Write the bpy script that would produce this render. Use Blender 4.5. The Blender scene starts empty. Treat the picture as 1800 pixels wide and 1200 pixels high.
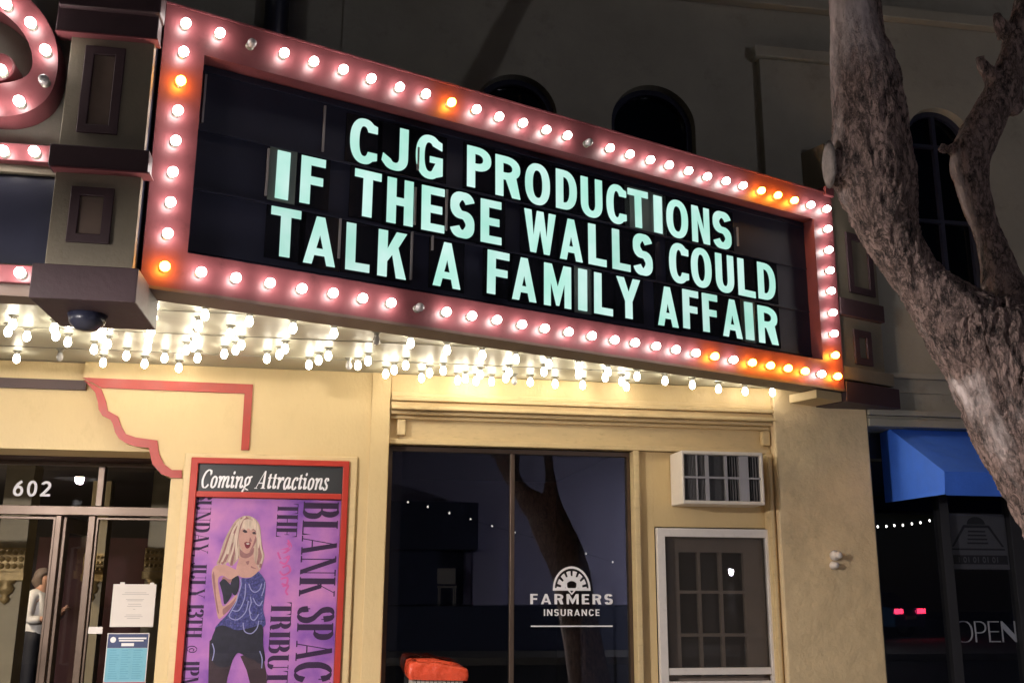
import bpy, bmesh, math, random
from mathutils import Vector, Matrix, noise
from mathutils.geometry import tessellate_polygon
random.seed(7)
rad = math.radians
scene = bpy.context.scene
COL = scene.collection

# ------------------------------------------------------------------ camera
CAM = Vector((0.0, -7.8, 1.68))
FPX, YAW, PITCH, ROLL = 1764.6, rad(9.459), rad(13.506), rad(0.348)
fwd = Vector((math.sin(YAW) * math.cos(PITCH), math.cos(YAW) * math.cos(PITCH), math.sin(PITCH)))
rgt0 = Vector((math.cos(YAW), -math.sin(YAW), 0))
up0 = rgt0.cross(fwd)
RGT = math.cos(ROLL) * rgt0 + math.sin(ROLL) * up0
UPV = -math.sin(ROLL) * rgt0 + math.cos(ROLL) * up0
cd = bpy.data.cameras.new("camera")
cam = bpy.data.objects.new("camera", cd)
COL.objects.link(cam)
cam.matrix_world = Matrix(((RGT.x, UPV.x, -fwd.x, CAM.x), (RGT.y, UPV.y, -fwd.y, CAM.y), (RGT.z, UPV.z, -fwd.z, CAM.z), (0, 0, 0, 1)))
cd.sensor_fit = 'HORIZONTAL'
cd.sensor_width = 36.0
cd.lens = 36.0 * FPX / 1800.0
cd.clip_start = 0.05
cd.clip_end = 500
scene.camera = cam

# ------------------------------------------------------------------ night sky, moon
SUN_EL, SUN_AZ = rad(12), rad(-150)
w = bpy.data.worlds.new("World")
scene.world = w
w.use_nodes = True
nt = w.node_tree
bg = nt.nodes["Background"]
sky = nt.nodes.new("ShaderNodeTexSky")
sky.sky_type = 'NISHITA'
sky.sun_disc = False
sky.sun_elevation = SUN_EL
sky.sun_rotation = SUN_AZ
nt.links.new(sky.outputs[0], bg.inputs[0])
bg.inputs[1].default_value = 0.0030
sd = bpy.data.lights.new("moon", 'SUN')
sd.energy = 0.02
sd.angle = rad(0.5)
sd.color = (1.0, 0.95, 0.88)
so = bpy.data.objects.new("moon", sd)
COL.objects.link(so)
sv = Vector((math.sin(SUN_AZ) * math.cos(SUN_EL), math.cos(SUN_AZ) * math.cos(SUN_EL), math.sin(SUN_EL)))
so.rotation_euler = sv.to_track_quat('Z', 'Y').to_euler()
scene.view_settings.view_transform = 'Standard'
scene.view_settings.look = 'None'
scene.view_settings.exposure = 0.0
scene.view_settings.gamma = 1.0
scene.cycles.use_denoising = True
scene.cycles.sample_clamp_indirect = 4.0
scene.cycles.max_bounces = 6
scene.cycles.caustics_reflective = False
scene.cycles.caustics_refractive = False
BULB_E = 30.0          # radiance of a lit lamp

# ------------------------------------------------------------------ pixel (1800x1200) -> place
def ray(px, py):
    return RGT * ((px - 900) / FPX) - UPV * ((py - 600) / FPX) + fwd
def onY(px, py, Y=0.0):
    d = ray(px, py)
    return CAM + d * ((Y - CAM.y) / d.y)
def onZ(px, py, Z):
    d = ray(px, py)
    return CAM + d * ((Z - CAM.z) / d.z)
def X(px, py, Y=0.0): return onY(px, py, Y).x
def Z(px, py, Y=0.0): return onY(px, py, Y).z
PH = rad(21.867)
PO = onY(1485, 685, -0.379)                       # lower right front corner of the letter sign
MP = Matrix.Translation(PO) @ Matrix.Rotation(PH, 4, 'Z')
MPI = MP.inverted()
def onP(px, py, d=0.0):                           # on the sign plane, d metres behind its front; sign-local
    c = MPI @ CAM
    r = MPI.to_3x3() @ ray(px, py)
    return c + r * ((d - c.y) / r.y)

# ------------------------------------------------------------------ materials
MATS = {}
def mat(name, col, rough=0.6, metal=0.0, spec=0.5, var=0.0, vscale=3.0, bump=0.0, bscale=40.0, dirt=None, dscale=2.0, damt=0.5,
        coat=0.0, emit=None, estr=0.0, stretch=(1, 1, 1), bdist=0.02):
    m = bpy.data.materials.new(name)
    m.use_nodes = True
    n = m.node_tree.nodes
    l = m.node_tree.links
    b = n["Principled BSDF"]
    b.inputs["Base Color"].default_value = (*col, 1)
    b.inputs["Roughness"].default_value = rough
    b.inputs["Metallic"].default_value = metal
    b.inputs["Specular IOR Level"].default_value = spec
    b.inputs["Coat Weight"].default_value = coat
    b.inputs["Coat Roughness"].default_value = 0.12
    if emit:
        b.inputs["Emission Color"].default_value = (*emit, 1)
        b.inputs["Emission Strength"].default_value = estr
    tc = n.new("ShaderNodeTexCoord")
    mp = n.new("ShaderNodeMapping")
    mp.inputs["Scale"].default_value = stretch
    l.new(tc.outputs["Object"], mp.inputs[0])
    out = None
    if var > 0:
        t = n.new("ShaderNodeTexNoise")
        t.inputs["Scale"].default_value = vscale
        t.inputs["Detail"].default_value = 6
        t.inputs["Roughness"].default_value = 0.65
        l.new(mp.outputs[0], t.inputs["Vector"])
        rp = n.new("ShaderNodeValToRGB")
        rp.color_ramp.elements[0].position = 0.28
        rp.color_ramp.elements[1].position = 0.72
        rp.color_ramp.elements[0].color = (*[c * (1 - var) for c in col], 1)
        rp.color_ramp.elements[1].color = (*[min(1, c * (1 + var * 0.7)) for c in col], 1)
        l.new(t.outputs["Fac"], rp.inputs[0])
        out = rp.outputs[0]
        mr = n.new("ShaderNodeMapRange")
        mr.inputs["To Min"].default_value = max(0, rough - 0.12)
        mr.inputs["To Max"].default_value = min(1, rough + 0.12)
        l.new(t.outputs["Fac"], mr.inputs[0])
        l.new(mr.outputs[0], b.inputs["Roughness"])
    if dirt:
        t2 = n.new("ShaderNodeTexNoise")
        t2.inputs["Scale"].default_value = dscale
        t2.inputs["Detail"].default_value = 9
        t2.inputs["Roughness"].default_value = 0.75
        l.new(mp.outputs[0], t2.inputs["Vector"])
        r2 = n.new("ShaderNodeValToRGB")
        r2.color_ramp.elements[0].position = 0.55
        r2.color_ramp.elements[1].position = 0.72
        r2.color_ramp.elements[0].color = (0, 0, 0, 1)
        r2.color_ramp.elements[1].color = (damt, damt, damt, 1)
        l.new(t2.outputs["Fac"], r2.inputs[0])
        mx = n.new("ShaderNodeMix")
        mx.data_type = 'RGBA'
        l.new(r2.outputs[0], mx.inputs["Factor"])
        if out: l.new(out, mx.inputs["A"])
        else: mx.inputs["A"].default_value = (*col, 1)
        mx.inputs["B"].default_value = (*dirt, 1)
        out = mx.outputs["Result"]
    if out: l.new(out, b.inputs["Base Color"])
    if bump > 0:
        t3 = n.new("ShaderNodeTexNoise")
        t3.inputs["Scale"].default_value = bscale
        t3.inputs["Detail"].default_value = 8
        t3.inputs["Roughness"].default_value = 0.6
        l.new(mp.outputs[0], t3.inputs["Vector"])
        bp = n.new("ShaderNodeBump")
        bp.inputs["Strength"].default_value = bump
        bp.inputs["Distance"].default_value = bdist
        l.new(t3.outputs["Fac"], bp.inputs["Height"])
        l.new(bp.outputs[0], b.inputs["Normal"])
    MATS[name] = m
    return m
def emitter(name, col, s):
    m = bpy.data.materials.new(name)
    m.use_nodes = True
    n = m.node_tree.nodes
    n.remove(n["Principled BSDF"])
    e = n.new("ShaderNodeEmission")
    e.inputs[0].default_value = (*col, 1)
    e.inputs[1].default_value = s
    m.node_tree.links.new(e.outputs[0], n["Material Output"].inputs[0])
    MATS[name] = m
    return m
def glass(name, tint=(0.9, 0.92, 0.95), f0=0.03, rough=0.0):
    m = bpy.data.materials.new(name)
    m.use_nodes = True
    n = m.node_tree.nodes
    l = m.node_tree.links
    n.remove(n["Principled BSDF"])
    tr = n.new("ShaderNodeBsdfTransparent")
    tr.inputs[0].default_value = (*tint, 1)
    gl = n.new("ShaderNodeBsdfGlossy")
    gl.inputs["Roughness"].default_value = rough
    lw = n.new("ShaderNodeLayerWeight")
    pw = n.new("ShaderNodeMath"); pw.operation = 'POWER'; pw.inputs[1].default_value = 5
    ma = n.new("ShaderNodeMath"); ma.operation = 'MULTIPLY_ADD'; ma.inputs[1].default_value = 0.9; ma.inputs[2].default_value = f0
    l.new(lw.outputs["Facing"], pw.inputs[0]); l.new(pw.outputs[0], ma.inputs[0])
    mx = n.new("ShaderNodeMixShader")
    l.new(ma.outputs[0], mx.inputs[0]); l.new(tr.outputs[0], mx.inputs[1]); l.new(gl.outputs[0], mx.inputs[2])
    l.new(mx.outputs[0], n["Material Output"].inputs[0])
    MATS[name] = m
    return m

mat("cream", (0.66, 0.49, 0.25), 0.55, var=0.06, vscale=1.8, bump=0.2, bscale=45, dirt=(0.40, 0.27, 0.12), dscale=4.2, damt=0.24, stretch=(1, 1, 0.5))
mat("cream_trim", (0.68, 0.51, 0.27), 0.45, var=0.08, vscale=6, bump=0.1, bscale=50, dirt=(0.30, 0.20, 0.09), dscale=9, damt=0.4, stretch=(1, 1, 3))
mat("stucco", (0.74, 0.57, 0.34), 0.75, var=0.14, vscale=3.5, bump=0.5, bscale=9, dirt=(0.33, 0.25, 0.14), dscale=2.6, damt=0.45, bdist=0.035)
mat("upper_wall", (0.34, 0.32, 0.265), 0.8, var=0.22, vscale=0.9, bump=0.2, bscale=14, dirt=(0.15, 0.14, 0.12), dscale=1.7, damt=0.6)
mat("sign_red", (0.20, 0.058, 0.066), 0.42, var=0.16, vscale=5, bump=0.04, bscale=30, dirt=(0.06, 0.016, 0.018), dscale=7, damt=0.55)
mat("trim_red", (0.38, 0.030, 0.016), 0.4, var=0.1, vscale=8, bump=0.06, bscale=40)
mat("case_red", (0.44, 0.036, 0.022), 0.35, var=0.1, vscale=9)
mat("umber", (0.06, 0.032, 0.038), 0.55, var=0.2, vscale=4, bump=0.1, bscale=30)
mat("underside", (0.16, 0.11, 0.085), 0.5, var=0.2, vscale=5)
mat("pillar_beige", (0.23, 0.195, 0.14), 0.6, var=0.15, vscale=4, bump=0.15, bscale=40, dirt=(0.2, 0.16, 0.09), dscale=5, damt=0.5)
mat("board_black", (0.014, 0.016, 0.036), 0.5, spec=0.4, var=0.25, vscale=2)
mat("plate_black", (0.010, 0.010, 0.015), 0.16, coat=0.4)
mat("plate_clear", (0.17, 0.21, 0.20), 0.2, coat=0.5)
mat("dark_navy", (0.022, 0.024, 0.045), 0.35, var=0.2, vscale=3)
mat("bronze", (0.11, 0.075, 0.055), 0.38, metal=0.5, var=0.15, vscale=8)
mat("header_brown", (0.055, 0.022, 0.018), 0.5, var=0.2, vscale=4)
mat("soffit", (0.44, 0.43, 0.345), 0.40, metal=0.15, var=0.14, vscale=3, bump=0.12, bscale=5, stretch=(0.5, 2.2, 1), dirt=(0.36, 0.34, 0.27), dscale=3, damt=0.5)
mat("socket", (0.25, 0.24, 0.20), 0.35, metal=0.4)
mat("bulb_dead", (0.46, 0.44, 0.44), 0.12, coat=0.6)
emitter("bulb_lit", (1.0, 0.90, 0.72), BULB_E)
emitter("bulb_white", (1.0, 0.90, 0.84), BULB_E * 1.06)
emitter("bulb_amber", (1.0, 0.40, 0.035), BULB_E * 2.0)
def _glow(name, k):
    m = emitter(name, (0.45, 0.84, 0.70), k); n = m.node_tree.nodes; l = m.node_tree.links
    tc = n.new("ShaderNodeTexCoord"); t = n.new("ShaderNodeTexNoise"); t.inputs["Scale"].default_value = 3.5; t.inputs["Detail"].default_value = 3
    r = n.new("ShaderNodeValToRGB"); e = r.color_ramp.elements
    e[0].position, e[0].color = 0.36, (0.42, 0.81, 0.68, 1); e[1].position, e[1].color = 0.66, (0.62, 0.90, 0.83, 1)
    l.new(tc.outputs["Object"], t.inputs["Vector"]); l.new(t.outputs["Fac"], r.inputs[0])
    for q in n:
        if q.type == 'EMISSION': l.new(r.outputs[0], q.inputs[0])
for _k, _v in (("a", 1.0), ("b", 0.93), ("c", 1.05)): _glow("letter_glow_" + _k, _v)
mat("white_paint", (0.72, 0.66, 0.62), 0.4, var=0.06, vscale=8, dirt=(0.4, 0.34, 0.28), dscale=12, damt=0.35)
mat("ac_shell", (0.76, 0.68, 0.60), 0.45, var=0.06, vscale=8, dirt=(0.35, 0.28, 0.22), dscale=10, damt=0.4)
mat("ac_dark", (0.045, 0.043, 0.045), 0.5, var=0.3, vscale=30)
mat("ac_fin", (0.17, 0.16, 0.165), 0.45)
mat("ac_grey", (0.33, 0.31, 0.32), 0.4, metal=0.2)
mat("screen_dark", (0.035, 0.030, 0.028), 0.65)
mat("inner_door", (0.20, 0.155, 0.125), 0.5, var=0.15, vscale=6)
mat("room_dark", (0.030, 0.031, 0.055), 0.85, var=0.2, vscale=2)
mat("lobby_dark", (0.035, 0.028, 0.035), 0.7, var=0.25, vscale=2)
mat("maroon", (0.11, 0.028, 0.035), 0.6, var=0.2, vscale=3)
mat("gold", (0.42, 0.30, 0.13), 0.4, metal=0.35, var=0.35, vscale=14, bump=0.5, bscale=20)
mat("gold_plain", (0.33, 0.27, 0.16), 0.5, var=0.15, vscale=4)
mat("white_text", (0.80, 0.78, 0.80), 0.5)
mat("header_black", (0.030, 0.031, 0.034), 0.4)
mat("ink", (0.035, 0.008, 0.055), 0.6)
mat("paper", (0.72, 0.66, 0.62), 0.7, var=0.05, vscale=5)
mat("faint_ink", (0.46, 0.42, 0.41), 0.7)
mat("flyer_blue", (0.16, 0.42, 0.55), 0.55, var=0.08, vscale=20)
mat("flyer_navy", (0.03, 0.045, 0.14), 0.5)
mat("flyer_red", (0.5, 0.05, 0.045), 0.5)
mat("flyer_line", (0.10, 0.30, 0.44), 0.6)
mat("awning_blue", (0.055, 0.20, 0.92), 0.65, var=0.08, vscale=4, bump=0.35, bscale=4, bdist=0.05)
mat("shop_dark", (0.018, 0.018, 0.022), 0.45, var=0.2, vscale=5)
mat("skin", (0.62, 0.36, 0.27), 0.55)
mat("blouse", (0.84, 0.83, 0.83), 0.7, var=0.1, vscale=9)
mat("trousers", (0.012, 0.013, 0.022), 0.7)
mat("grey_hair", (0.22, 0.17, 0.15), 0.6, var=0.4, vscale=30)
mat("bin_white", (0.42, 0.40, 0.37), 0.5, var=0.1, vscale=12)
mat("bag_orange", (0.75, 0.085, 0.035), 0.28, var=0.2, vscale=14, bump=0.5, bscale=24)
mat("concrete", (0.36, 0.34, 0.32), 0.85, var=0.2, vscale=3, bump=0.2, bscale=60)
mat("asphalt", (0.05, 0.05, 0.052), 0.8, var=0.25, vscale=6, bump=0.3, bscale=120)
mat("opposite_wall", (0.66, 0.63, 0.92), 0.8, var=0.1, vscale=1)
mat("opposite_dark", (0.07, 0.085, 0.16), 0.7)
mat("car_blue", (0.07, 0.24, 0.50), 0.25, metal=0.4, coat=0.8)
mat("rubber", (0.02, 0.02, 0.02), 0.8)
mat("steel", (0.35, 0.35, 0.36), 0.35, metal=0.8)
emitter("tail_red", (1.0, 0.03, 0.08), 28.0)
emitter("lamp_head", (1.0, 0.93, 0.88), 8000.0)
emitter("globe_head", (0.96, 0.94, 1.0), 2900.0)
emitter("string_glow", (1.0, 0.93, 0.82), 9.0)
emitter("lobby_glow", (1.0, 0.80, 0.55), 230.0)
glass("window_glass", (0.85, 0.87, 0.9), 0.065)
def _screen():
    m = bpy.data.materials.new("mesh_screen"); m.use_nodes = True; n = m.node_tree.nodes; l = m.node_tree.links
    b = n["Principled BSDF"]; b.inputs["Base Color"].default_value = (0.06, 0.05, 0.045, 1); b.inputs["Roughness"].default_value = .6
    tr = n.new("ShaderNodeBsdfTransparent"); mx = n.new("ShaderNodeMixShader"); mx.inputs[0].default_value = 0.22
    l.new(tr.outputs[0], mx.inputs[1]); l.new(b.outputs[0], mx.inputs[2]); l.new(mx.outputs[0], n["Material Output"].inputs[0])
    MATS["mesh_screen"] = m
_screen()
glass("clear_glass", (0.95, 0.95, 0.95), 0.025)
glass("upper_glass", (0.3, 0.32, 0.4), 0.05)
mat("poster_skin", (0.66, 0.36, 0.30), 0.5, var=0.14, vscale=16)
mat("poster_shade", (0.38, 0.17, 0.17), 0.5, var=0.2, vscale=16)
mat("poster_blonde", (0.62, 0.44, 0.34), 0.5, var=0.35, vscale=22, stretch=(4, 1, 0.5))
mat("poster_blonde_light", (0.78, 0.60, 0.48), 0.5, var=0.25, vscale=22, stretch=(4, 1, 0.5))
mat("poster_sequin", (0.075, 0.075, 0.27), 0.35, var=0.85, vscale=70, dirt=(0.45, 0.45, 0.72), dscale=60, damt=0.6)
mat("poster_black", (0.018, 0.016, 0.035), 0.45, var=0.5, vscale=20)
mat("poster_leg", (0.05, 0.025, 0.035), 0.45, var=0.4, vscale=12)
mat("poster_lip", (0.22, 0.02, 0.035), 0.5)
mat("poster_chain", (0.36, 0.36, 0.66), 0.5)
mat("poster_pink", (0.75, 0.13, 0.42), 0.5, var=0.2, vscale=14)

def custom(name, fn):
    m = bpy.data.materials.new(name); m.use_nodes = True
    fn(m.node_tree.nodes, m.node_tree.links, m.node_tree.nodes["Principled BSDF"])
    MATS[name] = m
def _poster(n, l, b):
    tc = n.new("ShaderNodeTexCoord")
    t = n.new("ShaderNodeTexNoise"); t.inputs["Scale"].default_value = 3.2; t.inputs["Detail"].default_value = 5
    l.new(tc.outputs["Object"], t.inputs["Vector"])
    r = n.new("ShaderNodeValToRGB")
    e = r.color_ramp.elements
    e[0].position, e[0].color = 0.33, (0.26, 0.10, 0.48, 1)
    e[1].position, e[1].color = 0.68, (0.74, 0.30, 0.62, 1)
    x = e.new(0.5); x.color = (0.52, 0.21, 0.60, 1)
    l.new(t.outputs["Fac"], r.inputs[0]); l.new(r.outputs[0], b.inputs["Base Color"])
    b.inputs["Roughness"].default_value = 0.3
custom("poster_purple", _poster)
def _bark(n, l, b):
    tc = n.new("ShaderNodeTexCoord")
    mp = n.new("ShaderNodeMapping"); mp.inputs["Scale"].default_value = (1, 1, 0.38); mp.inputs["Rotation"].default_value = (0, rad(12), 0)
    l.new(tc.outputs["Object"], mp.inputs[0])
    def tex(sc, det=8, ro=.65):
        t = n.new("ShaderNodeTexNoise"); t.inputs["Scale"].default_value = sc; t.inputs["Detail"].default_value = det; t.inputs["Roughness"].default_value = ro
        l.new(mp.outputs[0], t.inputs["Vector"]); return t
    def ramp(src, p0, c0, p1, c1):
        r = n.new("ShaderNodeValToRGB"); e = r.color_ramp.elements
        e[0].position, e[1].position = p0, p1; e[0].color = (*c0, 1); e[1].color = (*c1, 1)
        l.new(src, r.inputs[0]); return r.outputs[0]
    wob = tex(9)
    mv = n.new("ShaderNodeMix"); mv.data_type = 'VECTOR'; mv.inputs["Factor"].default_value = 0.22
    l.new(mp.outputs[0], mv.inputs["A"]); l.new(wob.outputs["Color"], mv.inputs["B"])
    vo = n.new("ShaderNodeTexVoronoi"); vo.feature = 'DISTANCE_TO_EDGE'; vo.inputs["Scale"].default_value = 34
    l.new(mv.outputs["Result"], vo.inputs["Vector"])
    crack = ramp(vo.outputs["Distance"], 0.0, (0, 0, 0), 0.22, (1, 1, 1))
    flake = ramp(tex(26, 10, .7).outputs["Fac"], 0.34, (0, 0, 0), 0.68, (1, 1, 1))
    hgt = n.new("ShaderNodeMix"); hgt.data_type = 'RGBA'; hgt.inputs["Factor"].default_value = 0.6
    l.new(crack, hgt.inputs["A"]); l.new(flake, hgt.inputs["B"])
    dark = ramp(hgt.outputs["Result"], 0.12, (0.022, 0.015, 0.016), 0.70, (0.60, 0.41, 0.36))
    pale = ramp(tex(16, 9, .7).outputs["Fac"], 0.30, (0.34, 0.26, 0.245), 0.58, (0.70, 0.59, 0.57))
    big = tex(3.2, 9, .72)
    at = n.new("ShaderNodeAttribute"); at.attribute_name = "smooth_bark_lit_side"
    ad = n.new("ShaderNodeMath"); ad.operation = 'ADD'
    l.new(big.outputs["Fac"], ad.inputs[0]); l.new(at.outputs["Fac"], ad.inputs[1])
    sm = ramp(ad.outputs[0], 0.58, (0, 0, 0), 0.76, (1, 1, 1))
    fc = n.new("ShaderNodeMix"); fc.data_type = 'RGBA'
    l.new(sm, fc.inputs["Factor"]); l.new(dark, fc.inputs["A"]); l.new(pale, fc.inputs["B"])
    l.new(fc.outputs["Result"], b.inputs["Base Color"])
    b.inputs["Roughness"].default_value = 0.75
    h2 = n.new("ShaderNodeMix"); h2.data_type = 'RGBA'; h2.inputs["B"].default_value = (1, 1, 1, 1)
    l.new(sm, h2.inputs["Factor"]); l.new(hgt.outputs["Result"], h2.inputs["A"])
    bp = n.new("ShaderNodeBump"); bp.inputs["Strength"].default_value = 1.0; bp.inputs["Distance"].default_value = 0.035
    l.new(h2.outputs["Result"], bp.inputs["Height"]); l.new(bp.outputs[0], b.inputs["Normal"])
custom("bark", _bark)

# ------------------------------------------------------------------ mesh helpers
WM = {}
def wm(o): return WM.get(o.name, Matrix.Identity(4)) if o else Matrix.Identity(4)
def tag(o, label, cat, group=None, kind=None):
    if label: o["label"] = label
    if cat: o["category"] = cat
    if group: o["group"] = group
    if kind: o["kind"] = kind
    return o
def thing(name, label, cat, loc=(0, 0, 0), rotz=0.0, group=None):
    o = bpy.data.objects.new(name, None)
    o.empty_display_size = 0.2
    COL.objects.link(o)
    o.location = loc
    o.rotation_euler = (0, 0, rotz)
    WM[o.name] = Matrix.Translation(Vector(loc)) @ Matrix.Rotation(rotz, 4, 'Z')
    return tag(o, label, cat, group)
def XZ(a, b, d): return (a, d, b)
class MB:
    def __init__(self): self.v = []; self.f = []
    def face(self, pts):
        i = len(self.v); self.v += [tuple(p) for p in pts]; self.f.append(list(range(i, i + len(pts))))
    def box(self, x0, x1, y0, y1, z0, z1):
        i = len(self.v)
        x0, x1 = min(x0, x1), max(x0, x1); y0, y1 = min(y0, y1), max(y0, y1); z0, z1 = min(z0, z1), max(z0, z1)
        self.v += [(x, y, z) for z in (z0, z1) for y in (y0, y1) for x in (x0, x1)]
        self.f += [[i + k for k in q] for q in ((0, 2, 3, 1), (4, 5, 7, 6), (0, 1, 5, 4), (2, 6, 7, 3), (0, 4, 6, 2), (1, 3, 7, 5))]
        return self
    def plate(self, loops, d0, d1, fn=XZ):
        # loops: outline then holes, 2-D; extruded from d0 to d1
        flat = [p for lp in loops for p in lp]
        n = len(flat); i = len(self.v)
        self.v += [fn(p[0], p[1], d0) for p in flat] + [fn(p[0], p[1], d1) for p in flat]
        for t in tessellate_polygon([[Vector((p[0], p[1], 0)) for p in lp] for lp in loops]):
            self.f.append([i + k for k in t]); self.f.append([i + n + k for k in reversed(t)])
        o = 0
        for lp in loops:
            m = len(lp)
            for k in range(m):
                a, b = o + k, o + (k + 1) % m
                self.f.append([i + a, i + b, i + n + b, i + n + a])
            o += m
        return self
    def frame(self, o, h, d0, d1, fn=XZ):           # rectangle ring: o, h = (x0,x1,z0,z1)
        r = lambda q: [(q[0], q[2]), (q[1], q[2]), (q[1], q[3]), (q[0], q[3])]
        return self.plate([r(o), r(h)], d0, d1, fn)
    def tube(self, path, radii, n=10, cap=True):
        path = [Vector(p) for p in path]
        if not hasattr(radii, '__len__'): radii = [radii] * len(path)
        i0 = len(self.v); prev = None
        for k, p in enumerate(path):
            t = (path[min(k + 1, len(path) - 1)] - path[max(k - 1, 0)]).normalized()
            if prev is None:
                a = t.orthogonal().normalized()
            else:
                a = (prev - t * prev.dot(t)).normalized()
            prev = a; b = t.cross(a)
            for j in range(n):
                an = 2 * math.pi * j / n
                self.v.append(tuple(p + (a * math.cos(an) + b * math.sin(an)) * radii[k]))
        for k in range(len(path) - 1):
            for j in range(n):
                q = i0 + k * n
                self.f.append([q + j, q + (j + 1) % n, q + n + (j + 1) % n, q + n + j])
        if cap:
            self.f.append([i0 + j for j in range(n)][::-1])
            self.f.append([i0 + (len(path) - 1) * n + j for j in range(n)])
        return self
    def lathe(self, prof, c=(0, 0, 0), n=16, axis='z'):
        i0 = len(self.v); c = Vector(c)
        for r, h in prof:
            for j in range(n):
                an = 2 * math.pi * j / n
                u, v = r * math.cos(an), r * math.sin(an)
                p = Vector((u, v, h)) if axis == 'z' else (Vector((u, h, v)) if axis == 'y' else Vector((h, u, v)))
                self.v.append(tuple(c + p))
        for k in range(len(prof) - 1):
            for j in range(n):
                q = i0 + k * n
                self.f.append([q + j, q + (j + 1) % n, q + n + (j + 1) % n, q + n + j])
        self.f.append([i0 + j for j in range(n)])
        self.f.append([i0 + (len(prof) - 1) * n + j for j in range(n)])
        return self
    def build(self, name, m, parent=None, local=False, smooth=False, bevel=0.0, label=None, bseg=2):
        me = bpy.data.meshes.new(name)
        vs = self.v
        if parent is not None and not local:
            inv = wm(parent).inverted()
            vs = [tuple(inv @ Vector(p)) for p in vs]
        me.from_pydata(vs, [], self.f)
        bm = bmesh.new(); bm.from_mesh(me)
        bmesh.ops.remove_doubles(bm, verts=bm.verts, dist=1e-6)
        bmesh.ops.recalc_face_normals(bm, faces=bm.faces)
        bm.to_mesh(me); bm.free()
        me.materials.append(MATS[m])
        if smooth:
            for p in me.polygons: p.use_smooth = True
        o = bpy.data.objects.new(name, me)
        COL.objects.link(o)
        if parent is not None: o.parent = parent
        WM[o.name] = wm(parent)
        if bevel:
            b = o.modifiers.new("bevel", 'BEVEL'); b.width = bevel; b.segments = bseg; b.limit_method = 'ANGLE'; b.angle_limit = rad(40)
        if label: o["label"] = label
        return o
def solo(mb, name, m, label, cat, group=None, kind=None, **k):
    return tag(mb.build(name, m, None, **k), label, cat, group, kind)

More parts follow.
